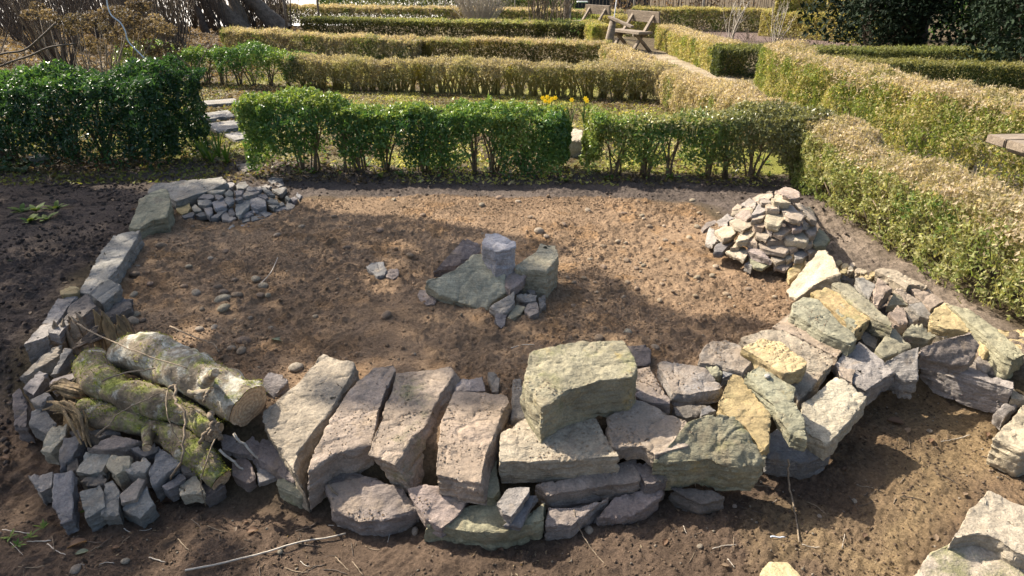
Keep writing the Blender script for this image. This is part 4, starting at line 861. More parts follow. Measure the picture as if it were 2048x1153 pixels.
for x, y, w in ((335,1005,38),(155,1090,50),(505,1062,34),(470,1058,20),(490,1045,18),(1790,845,44),(1815,862,30),(1975,870,24),(1862,882,24),(1730,1072,22),(1872,1075,26),(1930,990,20),(10,915,26),(1000,1100,24),(1330,1085,24),(1450,1130,22),(1690,940,16),(1710,830,14),(690,980,18),(230,1095,24)):
    leaf(x, y, w, R.choice([0, 1, 2, 0]), 'curled brown fallen leaf on the front mud', 'fallen leaves on the front mud')
leaf(163, 1105, 34, 3, 'grey-green fallen leaf on the mud near the slates'); leaf(557, 682, 40, 3, 'curled grey-green leaf on the bare soil'); leaf(268, 420, 18, 0, 'small orange leaf beside the peaked kerb stone')
leaf(150, 512, 22, 1, 'pale leaf on the dark earth'); leaf(905, 610, 10, 3, 'small green leaf on the soil below the cairn')
for x, y in ((190,380),(225,400),(60,625),(80,455),(20,520),(130,565),(240,432),(40,580)): leaf(x, y, 14, R.choice([1, 3]), 'small pale leaf scrap on the dark earth', 'leaf scraps on the dark earth')

# crumbs of soil lying on the dusted slabs
def crumbs_on_slabs():
    r = np.random.default_rng(3); v0, f0 = OCT; V = []; F = []; C = []; n = 0
    dg = bpy.context.evaluated_depsgraph_get(); dg.update()
    for W, d in TOPS:
        if d < .3: continue
        xs = [w.x for w in W]; ys = [w.y for w in W]; cnt = int(3000 * d * (max(xs) - min(xs)) * (max(ys) - min(ys)) / .06)
        for _ in range(min(cnt, 1300)):
            x = r.uniform(min(xs), max(xs)); y = r.uniform(min(ys), max(ys))
            if not in_poly(np.array([x]), np.array([y]), [(w.x, w.y) for w in W])[0]: continue
            if fbm(np.array([[x * 9, y * 9, 1.0]]), 8, 2)[0] < r.uniform(-.05, .3): continue
            ok, hitp, nn, _, ob, _ = SC.ray_cast(dg, Vector((x, y, 1.0)), Vector((0, 0, -1)))
            if not ok or nn.z < .55: continue
            s = .001 + .0036 * r.random() ** 4
            V.append(v0 * s * r.uniform(.7, 1.2, (len(v0), 1)) * np.array([1, 1, .6]) + np.array([hitp.x, hitp.y, hitp.z + s * .4])); F.append(f0 + n); n += len(v0)
            C.append(np.tile(np.array([.40, .30, .205]) * r.uniform(.7, 1.25), (len(v0), 1)))
    o = link('soil_crumbs', np_mesh('soil_crumbs', np.concatenate(V), np.concatenate(F), True, np.concatenate(C)), CLOD)
    o['kind'] = 'stuff'; o['label'] = 'crumbs of soil sprinkled over the wall slabs'; o['category'] = 'soil'
crumbs_on_slabs()

# scraps of dead leaf and stem trodden into the mud
r_ = np.random.default_rng(66); MUD = P2([(-60, 1020), (420, 1010), (620, 1040), (900, 1110), (1200, 1070), (1500, 980), (1740, 800), (2050, 800), (2050, 960), (1850, 1000), (1800, 1250), (-60, 1250)], -.2)
pq = np.array(MUD); mx = r_.uniform(pq[:, 0].min(), pq[:, 0].max(), 6000); my = r_.uniform(pq[:, 1].min(), pq[:, 1].max(), 6000); km = in_poly(mx, my, MUD); mx, my = mx[km], my[km]; km = fbm(np.stack([mx, my, mx * 0], 1) * 3, 4, 2) > r_.uniform(-.5, .4, len(mx)); mx, my = mx[km], my[km]
mp = np.stack([mx, my, surf(mx, my) + .003], 1); mv, mf = leaf_quads(mp, np.tile([0, 0, 1.0], (len(mp), 1)), .013, r_, .35, .4, .0); mo = link('leaf_litter', np_mesh('leaf_litter', mv, mf, False, np.repeat(pal(mp, r_, [(.06,.045,.03), (.13,.09,.06), (.22,.16,.1), (.10,.07,.05), (.32,.26,.17)], 9, 3), 4, 0)), LEAF_DULL); mo['kind'] = 'stuff'; mo['label'] = 'scraps of dead leaf trodden into the front mud'; mo['category'] = 'leaf litter'
# ---------------------------------------------------------------- hedges
GREEN = [(0.042, 0.104, 0.029), (0.078, 0.169, 0.042), (0.137, 0.24, 0.055), (0.26, 0.325, 0.078)]
DKGREEN = [(0.018, 0.053, 0.021), (0.033, 0.083, 0.03), (0.053, 0.112, 0.038)]
TANS = [(0.242, 0.219, 0.117), (0.438, 0.369, 0.248), (0.507, 0.415, 0.304), (0.334, 0.294, 0.159), (0.173, 0.207, 0.069)]
TANBROWN = [(0.265, 0.221, 0.141), (0.42, 0.359, 0.255), (0.331, 0.309, 0.168), (0.188, 0.199, 0.081)]
OLIVES = [(0.126, 0.18, 0.046), (0.241, 0.279, 0.092), (0.397, 0.372, 0.193), (0.283, 0.306, 0.108), (0.09, 0.166, 0.039)]
YELLOWGREEN = [(0.183, 0.236, 0.053), (0.353, 0.336, 0.114), (0.486, 0.407, 0.214), (0.243, 0.265, 0.067)]
def hedge(label, path, w, h, dens, size, stops, seed, mat=None, amp=.04, open_base=0.0, stems=0, name='box_hedge', top_stops=None, h2=None, stem_mat=None, holes=0.0, face_stops=None, group=None, rnd=.12, spread=.9, scale=2.5, clump=0.0, bright=1.0, twiggy=.14, big=0.0):
    r = np.random.default_rng(seed); P = [np.array(p, float) for p in path]; seg = [np.linalg.norm(P[i + 1] - P[i]) for i in range(len(P) - 1)]; Ltot = sum(seg); cum = np.concatenate([[0], np.cumsum(seg)])
    dens = dens * .93; per = 2 * h + w; n = int(dens * (Ltot + w) * per)
    s = r.uniform(-rnd, Ltot + rnd, n); q = r.uniform(0, per, n); dep = np.minimum(r.exponential(.035, n), w * .45) * np.where(r.random(n) < .25, 2.5, 1)
    dep = np.minimum(dep, w * .48)
    hl = (h + ((h2 if h2 else h) - h) * np.clip(s / Ltot, 0, 1)); sd = np.where(q < h, -1, np.where(q > h + w, 1, 0))
    u = np.where(sd == -1, -w / 2 + dep, np.where(sd == 1, w / 2 - dep, q - h - w / 2)); v = np.where(sd == -1, q / h * hl, np.where(sd == 1, (q - h - w) / h * hl, hl - dep))
    nu = sd.astype(float); nv = (sd == 0).astype(float); ns = np.zeros(n)
    # rounded shoulders
    e = np.clip((np.abs(u) - (w / 2 - rnd)) / rnd, 0, 1); fz = np.clip((v - (hl - rnd)) / rnd, 0, 1); v = v - rnd * .32 * e * fz; u = u - np.sign(u) * rnd * .32 * e * fz
    nu = nu + np.sign(u) * e * fz * .7; nv = nv + e * fz * .7
    # ends
    ne = int(dens * w * h * 1.6); 
    for end in (0, 1):
        s = np.concatenate([s, (Ltot + rnd - r.exponential(.04, ne)) if end else (-rnd + r.exponential(.04, ne))]); u = np.concatenate([u, r.uniform(-w / 2, w / 2, ne)]); hh = (h2 if (h2 and end) else h)
        v = np.concatenate([v, r.uniform(0, hh, ne)]); nu = np.concatenate([nu, np.zeros(ne)]); nv = np.concatenate([nv, np.zeros(ne)]); ns = np.concatenate([ns, np.full(ne, 1.0 if end else -1.0)])
    i = np.clip(np.searchsorted(cum, np.clip(s, 0, Ltot - 1e-6), side='right') - 1, 0, len(seg) - 1)
    PA = np.array(P); T_ = (PA[i + 1] - PA[i]) / np.array(seg)[i][:, None]; loc2 = PA[i] + T_ * (s - cum[i])[:, None]; Nr = np.stack([T_[:, 1], -T_[:, 0]], 1)  # right-hand normal
    nrm = np.concatenate([Nr * nu[:, None] + T_ * ns[:, None], nv[:, None]], 1); nrm /= np.linalg.norm(nrm, axis=1)[:, None] + 1e-9
    xyz = np.concatenate([loc2 + Nr * u[:, None], v[:, None]], 1)
    lump = fbm(xyz * 1.5 + 7, seed + 50, 2) * big + fbm(xyz * 3.2, seed, 3) * amp * 1.5 + fbm(xyz * 11, seed + 4, 2) * amp * .9
    xyz = xyz + nrm * (lump + r.exponential(.008, len(xyz)) * (nrm[:, 2] > .4))[:, None]
    hf = xyz[:, 2] / (h2 if h2 and h2 > h else h); keep = np.ones(len(xyz), bool)
    sk = s
    away = (nrm * (np.array([0, 0, EYE]) - xyz)).sum(1) / np.linalg.norm(np.array([0, 0, EYE]) - xyz, axis=1); keep &= ~((away < -.25) & (r.random(len(xyz)) < .6))   # the far sides are thinner
    if open_base:
        gate = open_base * (1 + .9 * fbm(np.stack([xyz[:, 0] * 2.2, xyz[:, 1] * 2.2, xyz[:, 0] * 0], 1), seed + 20, 3) * 1.6)
        if clump: gate = gate + .42 * np.clip(np.cos(2 * np.pi * sk / clump + 1.5 * np.sin(sk * 1.7)), 0, 1) ** 2
        keep &= r.random(len(xyz)) < sstep(gate - .12, gate + .18, hf) + .03
    if holes: keep &= fbm(xyz * 6.5, seed + 30, 3) + (hf - .45) * .45 > holes - .45
    xyz, nrm, hf = xyz[keep], nrm[keep], hf[keep]; xyz[:, 2] = np.maximum(xyz[:, 2], .01)
    col = pal(xyz, r, stops, scale, seed)
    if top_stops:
        k = (nrm[:, 2] > .55); col[k] = pal(xyz[k], r, top_stops, scale, seed + 1)  # upward leaves: dry tan tips, and on green hedges a lighter sunlit tone
    if face_stops:                                             # drier towards the end of the run
        g = sstep(face_stops[1], face_stops[2], xyz[:, 0])[:, None]; col = col * (1 - g) + pal(xyz, r, face_stops[0], scale, seed + 2) * g
    col = col * bright
    tri = mat is None or P[0][1] > 8; V, f = leaf_quads(xyz, nrm, size, r, spread, .5, twiggy, tri)
    base = np.array([P[len(P) // 2][0], P[len(P) // 2][1], 0.0])
    t = thing(name, label, 'hedge', tuple(base), group)
    o = link('foliage', np_mesh('foliage', V - base, f, False, np.repeat(col, 3 if tri else 4, 0)), mat or LEAF_DULL, t); o['kind'] = 'stuff'
    b = Buf(); rr = random.Random(seed); ns_ = max(3, int(stems * Ltot)) if stems else max(3, int(3 * Ltot))
    for k in range(ns_):
        sp = rr.uniform(0, Ltot) if not stems else (k + rr.uniform(.2, .8)) / ns_ * Ltot
        j = int(np.clip(np.searchsorted(cum, sp, side='right') - 1, 0, len(seg) - 1)); tt = (P[j + 1] - P[j]) / seg[j]; c = P[j] + tt * (sp - cum[j])
        for m in range(rr.randint(4, 7) if stems else 2):
            ang = rr.uniform(0, 6.28); sp2 = rr.uniform(.04, .5) * w * .9; d = np.array([math.cos(ang), math.sin(ang)]) * sp2; z1 = h * rr.uniform(.6, .92)
            root = np.array([c[0] + rr.uniform(-.04, .04), c[1] + rr.uniform(-.04, .04), -.02])
            pts = [root, root + np.array([d[0] * .25, d[1] * .25, z1 * .35]), root + np.array([d[0] * .65 + rr.uniform(-.03, .03), d[1] * .65, z1 * .7]), root + np.array([d[0], d[1], z1])]
            r0 = rr.uniform(.006, .014) * (1.5 if stem_mat else 1); b.tube(pts - base, [r0 * 1.2, r0, r0 * .7, r0 * .4], 5)
            if stems:
                for _ in range(3):
                    q0 = pts[2] if rr.random() < .5 else pts[1]; q1 = q0 + np.array([rr.uniform(-.12, .12), rr.uniform(-.12, .12), rr.uniform(.08, .22)]); b.tube([q0 - base, q1 - base], [r0 * .5, r0 * .25], 4, cap=False)
    o = b.build('stems', stem_mat or STEM, t, True); o['kind'] = 'stuff'
    return t
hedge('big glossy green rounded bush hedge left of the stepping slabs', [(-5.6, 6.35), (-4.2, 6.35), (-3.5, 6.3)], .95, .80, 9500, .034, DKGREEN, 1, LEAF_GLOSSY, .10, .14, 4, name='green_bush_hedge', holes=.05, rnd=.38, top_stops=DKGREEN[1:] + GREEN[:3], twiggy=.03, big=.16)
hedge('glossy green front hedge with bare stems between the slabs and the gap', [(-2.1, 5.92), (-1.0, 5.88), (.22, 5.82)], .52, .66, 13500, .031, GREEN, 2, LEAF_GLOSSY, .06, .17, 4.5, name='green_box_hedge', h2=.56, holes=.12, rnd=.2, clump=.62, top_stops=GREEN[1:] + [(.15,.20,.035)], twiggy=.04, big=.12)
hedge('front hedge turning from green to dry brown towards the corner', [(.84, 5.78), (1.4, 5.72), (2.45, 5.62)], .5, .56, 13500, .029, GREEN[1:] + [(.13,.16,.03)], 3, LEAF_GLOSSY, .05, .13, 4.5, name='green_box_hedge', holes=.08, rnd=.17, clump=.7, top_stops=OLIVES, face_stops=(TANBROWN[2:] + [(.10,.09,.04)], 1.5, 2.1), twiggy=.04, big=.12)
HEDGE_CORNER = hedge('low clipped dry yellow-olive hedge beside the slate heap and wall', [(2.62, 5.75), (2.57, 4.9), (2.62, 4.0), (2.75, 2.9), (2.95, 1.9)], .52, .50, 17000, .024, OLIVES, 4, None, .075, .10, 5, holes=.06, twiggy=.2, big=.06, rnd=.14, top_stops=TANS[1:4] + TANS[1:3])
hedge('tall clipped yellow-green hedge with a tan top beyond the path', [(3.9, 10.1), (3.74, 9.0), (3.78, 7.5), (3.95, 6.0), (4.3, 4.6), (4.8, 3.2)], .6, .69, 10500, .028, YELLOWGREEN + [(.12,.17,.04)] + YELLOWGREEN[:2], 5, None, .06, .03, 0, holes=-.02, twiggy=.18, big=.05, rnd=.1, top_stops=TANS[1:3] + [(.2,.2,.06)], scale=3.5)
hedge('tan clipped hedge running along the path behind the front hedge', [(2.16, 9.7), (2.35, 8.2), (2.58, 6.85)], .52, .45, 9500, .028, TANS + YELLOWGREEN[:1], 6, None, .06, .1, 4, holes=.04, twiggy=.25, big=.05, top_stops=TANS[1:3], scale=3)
hedge('long dry hedge with yellow mossy bare stems, second row', [(-3.3, 10.85), (-1.0, 10.35), (1.95, 9.75)], .52, .45, 9500, .030, TANBROWN + [(.26,.22,.05)], 7, None, .07, .36, 9, top_stops=TANBROWN[:3], scale=3, stem_mat=MOSSYSTEM, holes=.06, twiggy=.25, big=.08)
hedge('green bushy hedge with bare lower stems, left end of the second row', [(-6.1, 11.5), (-4.6, 11.15), (-3.45, 10.9)], .6, .62, 7500, .034, GREEN + [(.14,.17,.03)], 8, LEAF_GLOSSY, .09, .38, 4, name='green_bush_hedge', holes=.12, rnd=.22, h2=.5, clump=.8, twiggy=.05, big=.1)
hedge('dry brown-green hedge, left half of the third row', [(-6.4, 16.3), (-4.0, 15.5), (-1.95, 14.9)], .6, .50, 5000, .042, TANBROWN + OLIVES[:2], 9, None, .05, 0, 3, top_stops=TANS[1:3] + OLIVES[1:2], scale=3, h2=.40, twiggy=.25, big=.06)
hedge('olive-brown clipped hedge, right half of the third row', [(-1.72, 15.0), (0, 14.6), (1.85, 14.15)], .6, .40, 5500, .042, [(.08,.085,.025), (.13,.12,.035), (.2,.16,.06)] + OLIVES[1:2], 10, None, .04, 0, 0, top_stops=TANS[1:3] + OLIVES[1:2], scale=3, twiggy=.25, big=.06)
hedge('short tan hedge along the path beside the third row', [(1.95, 13.5), (2.1, 12), (2.25, 10.65)], .5, .38, 5500, .038, TANS, 11, None, .04, 0, 0, top_stops=TANS[1:3])
hedge('dark olive clipped hedge in the fourth row', [(-6.0, 21.4), (-2.5, 20.3), (2.0, 19.0)], .8, .47, 3000, .055, [(.055,.07,.02), (.09,.09,.03), (.15,.13,.05)], 12, None, .05, 0, 0, top_stops=TANS[1:2] + OLIVES[1:3])
hedge('brown hedge in the fifth row behind the bare shrubs', [(-9.0, 27.3), (-3.0, 25.6), (3.4, 23.4)], .9, .58, 2000, .07, TANBROWN + OLIVES[:2], 13, None, .06, 0, 0, top_stops=TANS[1:3])
hedge('pale far hedge beyond the fifth row', [(-9, 35), (-3, 32.5), (2.5, 31)], 1.0, .75, 1300, .09, OLIVES + GREEN[:2], 14, None, .06, 0, 0)
hedge('yellow-green clipped hedge beside the benches with a shaded square end', [(3.75, 17.2), (3.8, 15), (3.9, 12.6)], .55, .52, 5000, .04, YELLOWGREEN + [(.12,.17,.04)], 15, None, .03, 0, 0, top_stops=TANS[1:3])
hedge('clipped hedge running off to the dark trees behind the path bend', [(3.7, 12.35), (6.0, 12.2), (9.6, 11.8)], .6, .48, 4200, .04, [(.04,.06,.022), (.07,.085,.03), (.11,.12,.045)], 16, None, .03, 0, 0, top_stops=[(.16,.19,.06), (.22,.22,.09)])  # face leaves coloured dark for the shade on the near side
hedge('shaded hedge just behind the tall clipped hedge', [(4.35, 10.5), (6.2, 9.9), (8.6, 9.2)], .6, .5, 5200, .036, [(.04,.06,.022), (.07,.085,.03), (.11,.12,.045)], 17, None, .03, 0, 0, top_stops=[(.18,.19,.07), (.26,.23,.1)])  # the face's shade is put into these dark leaf colours
hedge('far low hedge behind the pruned rose bed', [(4.1, 23.6), (6.0, 23), (8.4, 22.3)], .8, .66, 2600, .06, OLIVES[:2] + TANBROWN[:2], 18, None, .04, 0, 0, top_stops=YELLOWGREEN[1:3])
hedge('yellow-green far hedge carrying the square topiary', [(7.6, 21.0), (8.6, 19.6), (9.6, 18.0)], .8, .68, 3200, .055, YELLOWGREEN, 19, None, .03, 0, 0)
hedge('square clipped yellow-green topiary block rising above the far hedge', [(7.75, 20.75), (8.55, 20.2)], .7, 1.12, 3200, .055, YELLOWGREEN, 20, None, .03, 0, 0, name='topiary_block')
hedge('sunlit yellow hedge bit behind the wooden benches', [(2.6, 21.5), (4.0, 20.4)], .6, .55, 3000, .05, YELLOWGREEN, 22, None, .03, 0, 0)
hedge('low yellow hedge corner behind the leaning wooden post', [(2.1, 19.4), (2.2, 17.6)], .5, .5, 3000, .05, YELLOWGREEN, 23, None, .03, 0, 0)

# leaf litter and moss scraps on the ground between the hedge rows
def litter(label, poly, n, size, stops, seed):
    r = np.random.default_rng(seed); pp = np.array(poly); x = r.uniform(pp[:, 0].min(), pp[:, 0].max(), n * 3); y = r.uniform(pp[:, 1].min(), pp[:, 1].max(), n * 3); k = in_poly(x, y, poly); x, y = x[k][:n], y[k][:n]
    p = np.stack([x, y, surf(x, y) + r.uniform(.002, .02, len(x))], 1); V, f = leaf_quads(p, np.tile([0, 0, 1.0], (len(p), 1)), size, r, .5, .55, 0, True)
    o = link('leaf_litter', np_mesh('leaf_litter', V, f, False, np.repeat(pal(p, r, stops, 1.8, seed), 3, 0)), LEAF_DULL); o['kind'] = 'stuff'; o['label'] = label; o['category'] = 'leaf litter'
LIT = [(.07,.05,.03), (.14,.10,.06), (.26,.2,.12), (.10,.085,.045), (.17,.19,.05), (.24,.25,.06), (.10,.085,.045)]
litter('leaf litter and moss under and behind the front hedges', [(-2.7, 5.5), (2.2, 5.4), (2.3, 9.6), (-3.2, 10.6)], 26000, .035, LIT[:4] + [(.38,.38,.09), (.46,.44,.14), (.5,.43,.28), (.2,.2,.06)], 5)  # brighter scraps stand in for sunlit patches between the stems
litter('leaf litter between the second and third hedge rows', [(-5.5, 11.4), (1.8, 10.2), (1.9, 13.8), (-6, 15.8)], 12000, .05, LIT, 6)
litter('dead leaves under the brown thicket', [(-14, 12), (-4.5, 12), (-7, 26), (-18, 26)], 22000, .09, [(.08,.055,.035), (.16,.11,.07), (.22,.16,.1)], 7)
litter('dead leaves and weeds under the big bush hedge', [(-6.5, 5.3), (-2.6, 5.5), (-2.8, 9), (-7, 9)], 14000, .04, LIT, 8)
litter('leaf litter beyond the stepping slabs', [(-5.8, 8.3), (-2.4, 8.3), (-2.8, 11), (-6.2, 11.4)], 9000, .045, LIT, 9)
# ---------------------------------------------------------------- trees, shrubs and the far end of the garden
def twigs_into(b, base, n, h, spread, r0, rr, forks=3, lean=(0, 0), col=None, k=4):
    tips = []
    for i in range(n):
        a = rr.uniform(0, 6.28); sp = rr.uniform(.15, 1) * spread; hh = h * rr.uniform(.65, 1.1); d = Vector((math.cos(a) * sp + lean[0] * hh, math.sin(a) * sp + lean[1] * hh, hh))
        o = Vector(base) + Vector((math.cos(a), math.sin(a), 0)) * rr.uniform(0, .12 * spread + .02); bow = Vector((rr.uniform(-1, 1), rr.uniform(-1, 1), 0)) * .08 * hh
        pts = [o, o + d * .35 + bow, o + d * .7 + bow * .8, o + d]; q = r0 * rr.uniform(.6, 1.2); b.tube(pts, [q, q * .8, q * .55, q * .25], k, cap=False); tips.append(pts[-1])
        for f in range(forks):
            u = rr.uniform(.3, .85); s = o + d * u + bow * (1 - abs(2 * u - 1)); e = s + Vector((rr.uniform(-1, 1) * .35 * hh * .5, rr.uniform(-1, 1) * .35 * hh * .5, rr.uniform(.15, .45) * hh * .7)); b.tube([s, (s + e) / 2 + bow * .2, e], [q * .5, q * .4, q * .2], 3, cap=False); tips.append(e)
    return tips
def shrub(label, pos, n, h, spread, r0, seed, mat=STEM, forks=3, lean=(0, 0), name='bare_shrub', group=None):
    rr = random.Random(seed); t = thing(name, label, 'shrub', pos, group); b = Buf(); twigs_into(b, (0, 0, -.02), n, h, spread, r0, rr, forks, lean); o = b.build('stems', mat, t); o['kind'] = 'stuff'; return t
def gp(px, py): p = G(px, py, 0); return (p.x, p.y, gz(p.x, p.y))
shrub('bushy bare shrub with fine pale twigs in the fifth row', (-1.0, 22.2, 0), 170, 1.7, 1.25, .014, 1, PALESTEM, 4)
shrub('bare shrub with stout upright brown stems left of the benches', (.75, 19.6, 0), 20, 1.8, .5, .032, 2, STEM, 3)
shrub('second upright bare shrub between the hedges and the lawn', (1.35, 20.4, 0), 14, 1.7, .55, .026, 3, STEM, 3)
shrub('pale branching rose bush in the bed behind the benches', (5.9, 19.2, 0), 12, 1.15, .4, .016, 4, PALESTEM, 3)
shrub('second pale branching rose bush near the topiary', (6.9, 18.6, 0), 10, 1.0, .45, .014, 5, PALESTEM, 3)
for i in range(26):
    shrub('low pruned purplish stems in the bare bed behind the benches', (4.6 + R.uniform(0, 4.2), 16.4 + R.uniform(0, 3.6), 0), 10, .32, .35, .006, 30 + i, DARKSTEM if i % 2 else STEM, 2, name='pruned_shrub', group='pruned stems in the bare bed')
for i, (x, y) in enumerate(((-2.4, 26), (-3.9, 29), (.1, 27.5))):
    t = link('support_pole', None, loc=(x, y, 0)); tag(t, 'thin grey pole standing among the far hedges', 'pole', 'thin poles among the far hedges'); b = Buf(); b.tube([(0, 0, -.1), (.01, 0, .9), (0, .01, 1.9)], [.022, .02, .018], 6); b.build('shaft', GREYWOOD, t)
b = Buf(); rr = random.Random(12); hb = Vector(HEDGE_CORNER.location)         # dead bare branches where the low hedge has lost its leaves
for i in range(34):
    y = rr.uniform(3.9, 5.1); o = Vector((2.50 + rr.uniform(-.04, .05), y, rr.uniform(0, .06))); d = Vector((rr.uniform(-.22, .02), rr.uniform(-.2, .2), rr.uniform(.04, .26)))
    b.tube([o - hb, o + d * .5 + Vector((-.03, 0, .0)) - hb, o + d - hb], [.010, .007, .003], 5)
b.build('bare_branches', STEM, HEDGE_CORNER)['kind'] = 'stuff'
# thicket of bare stems at the left end
for i in range(64):
    px = -60 + 640 * (i + R.uniform(-.4, .4)) / 63; d = R.uniform(13, 24) if px < 385 else R.uniform(22, 27); p = G(px, 576.5 - FOCAL * math.tan(PITCH - math.atan(EYE / d)), 0)
    shrub('thin bare bush in the brown thicket at the garden end', (p.x, p.y, 0), 20, R.uniform(1.5, 2.6), R.uniform(.5, 1.0), .016, 200 + i, DARKSTEM if i % 3 else STEM, 3, (R.uniform(-.25, .05), 0), name='thicket_bush', group='bushes of the brown thicket')
def trunk(label, pts, radii, seed, mat=TRUNK, crown=None, name='tree', cat='tree'):
    base = Vector(pts[0]); t = thing(name, label, cat, tuple(base)); V, f, P, k = log_mesh(pts, radii, seed, k=20, amp=.03)
    link('trunk', np_mesh('trunk', V - np.array(base), f, True), mat, t)
    return t
def crown(t, clumps, n, size, stops, seed, mat=LEAF_DULL, limbs=None, name='crown', stem_mat=TRUNK):
    r = np.random.default_rng(seed); Ps = []; base = np.array(t.location[:]); b = Buf(); rr = random.Random(seed)
    tot = sum(a * b_ * c for _, (a, b_, c) in clumps)
    for (c, (ax, ay, az)) in clumps:
        m = int(n * ax * ay * az / tot); d = r.normal(0, 1, (m, 3)); d /= np.linalg.norm(d, axis=1)[:, None]; q = r.random(m) ** .45; p = np.array(c) + d * q[:, None] * np.array([ax, ay, az]); Ps.append(p)
        if limbs is not None:
            l = Vector(limbs) - Vector(t.location); e = Vector(c) - Vector(t.location); b.tube([l, l.lerp(e, .5) + Vector((rr.uniform(-.2, .2), rr.uniform(-.2, .2), .1)), e], [.07, .045, .015], 6)
    p = np.concatenate(Ps); p = p[fbm(p * 1.6, seed, 3) > -.22]
    V, f = leaf_quads(p, np.tile([0, 0, 1.0], (len(p), 1)), size, r, 1.2, .55)
    o = link(name, np_mesh(name, V - base, f, False, np.repeat(pal(p, r, stops, 1.2, seed), 4, 0)), mat, t); o['kind'] = 'stuff'
    if limbs is not None: b.build('limbs', stem_mat, t)
g = G(480, 62, 0); TR1 = trunk('leaning twin-stemmed bare tree at the end of the hedge rows', [(g.x + .15, g.y, -.1), (g.x - .35, g.y, .5), (g.x - 1.0, g.y + .1, 1.1), (g.x - 1.9, g.y + .2, 1.9), (g.x - 2.6, g.y + .3, 3.2)], [.34, .25, .22, .2, .14], 61)
V, f, P, k = log_mesh([(g.x + .1, g.y + .1, -.1), (g.x - .1, g.y + .2, .8), (g.x - .45, g.y + .3, 1.8), (g.x - .6, g.y + .4, 3.4)], [.3, .2, .19, .14], 62, k=20, amp=.03); link('trunk', np_mesh('trunk', V - np.array(TR1.location[:]), f, True), TRUNK, TR1)
b = Buf(); rr = random.Random(3)
for q in ((-2.6, .3, 3.2), (-.6, .4, 3.4)): twigs_into(b, (q[0] - .15, q[1], q[2] - .1), 14, 2.2, 1.6, .05, rr, 4)
b.build('limbs', TRUNK, TR1)
g = G(560, 60, 0); TR2 = trunk('second leaning grey tree trunk beside the fifth-row hedge', [(g.x + .1, g.y, -.1), (g.x - .45, g.y, .55), (g.x - 1.2, g.y, 1.4), (g.x - 1.7, g.y, 2.6), (g.x - 1.9, g.y, 3.8)], [.36, .24, .2, .17, .12], 63)
b = Buf(); twigs_into(b, (-1.95, 0, 3.75), 16, 2.4, 1.8, .05, rr, 4); b.build('limbs', TRUNK, TR2)
g = G(415, 66, 0); TR3 = trunk('slender dark leaning stem in front of the brown thicket', [(g.x, g.y, -.1), (g.x - .2, g.y, .7), (g.x - .55, g.y, 1.8), (g.x - .8, g.y, 3.2)], [.12, .09, .08, .06], 64, DARKTRUNK)
b = Buf(); twigs_into(b, (-.8, 0, 3.15), 10, 1.6, 1.0, .03, rr, 4); b.build('limbs', DARKTRUNK, TR3)
for x in (575, 640):
    g = G(x, 62 if x < 600 else 50, 0)
    t = thing('fence_post', 'thin dark post beside the leaning tree' if x < 600 else 'thin grey post behind the fourth-row hedge', 'post', (g.x, g.y, 0)); b = Buf(); b.tube([(0, 0, -.1), (0, 0, .8), (.02, 0, 1.7)], [.04, .04, .038], 7); b.build('shaft', OLDWOOD, t)
# evergreen outside the picture on the left whose crown shades the left of the bed
SH = thing('evergreen_tree', 'evergreen tree beside the garden whose crown shades the bed', 'tree', (-8.6, 8.6, 0))
V, f, P, k = log_mesh([(-8.6, 8.6, -.1), (-8.5, 8.5, 1.6), (-8.3, 8.3, 3.2), (-7.9, 8.1, 5.2)], [.28, .2, .17, .1], 71, k=16, amp=.02); link('trunk', np_mesh('trunk', V - np.array(SH.location[:]), f, True), DARKTRUNK, SH)
SHADEPOLY = [P2([(-500, 300), (300, 385), (600, 412), (640, 430), (800, 440), (980, 465), (1120, 495), (1235, 570), (1300, 612), (1400, 645), (1560, 655), (1560, 690), (1430, 790), (1300, 790), (1280, 690), (1050, 680), (1010, 820), (900, 800), (870, 735), (720, 722), (640, 705), (560, 745), (490, 770), (430, 660), (300, 640), (170, 650), (60, 760), (-20, 1000), (-500, 1000)])]
rs = np.random.default_rng(72); pq = np.array(SHADEPOLY[0]); sx = rs.uniform(pq[:, 0].min(), pq[:, 0].max(), 90000); sy = rs.uniform(pq[:, 1].min(), pq[:, 1].max(), 90000)
ks = in_poly(sx, sy, SHADEPOLY[0]); sx, sy = sx[ks], sy[ks]; ks = (fbm(np.stack([sx, sy, sx * 0], 1) * 3.0, 72, 3) > -.42) & (rs.random(len(sx)) < .62); sx, sy = sx[ks], sy[ks]
DAP = P2([(-200, 1100), (60, 760), (200, 630), (430, 650), (700, 690), (1280, 690), (1430, 790), (1250, 840), (1000, 870), (640, 840), (520, 960), (330, 1090)])   # thinner fringe of the crown: dappled light
pq = np.array(DAP); dx_ = rs.uniform(pq[:, 0].min(), pq[:, 0].max(), 26000); dy_ = rs.uniform(pq[:, 1].min(), pq[:, 1].max(), 26000); kd = in_poly(dx_, dy_, DAP) & (fbm(np.stack([dx_, dy_, dx_ * 0], 1) * 4.5, 75, 2) > .0)
sx = np.concatenate([sx, dx_[kd]]); sy = np.concatenate([sy, dy_[kd]])
hh = rs.uniform(4.9, 6.1, len(sx)) / SUN.z; cp = np.stack([sx + SUN.x * hh, sy + SUN.y * hh, SUN.z * hh], 1); sb = np.array(SH.location[:])
V, f = leaf_quads(cp, np.tile([0, 0, 1.0], (len(cp), 1)), .085, rs, 1.0, .6); o = link('crown', np_mesh('crown', V - sb, f, False, np.repeat(pal(cp, rs, DKGREEN, 1.2, 72), 4, 0)), LEAF_GLOSSY, SH); o['kind'] = 'stuff'
b = Buf()
for i in range(26): e = Vector(cp[i * 301 % len(cp)]) - Vector(sb); l = Vector((.6, -.4, 4.4)); b.tube([l, l.lerp(e, .5) + Vector((0, 0, .15)), e], [.06, .035, .012], 5)
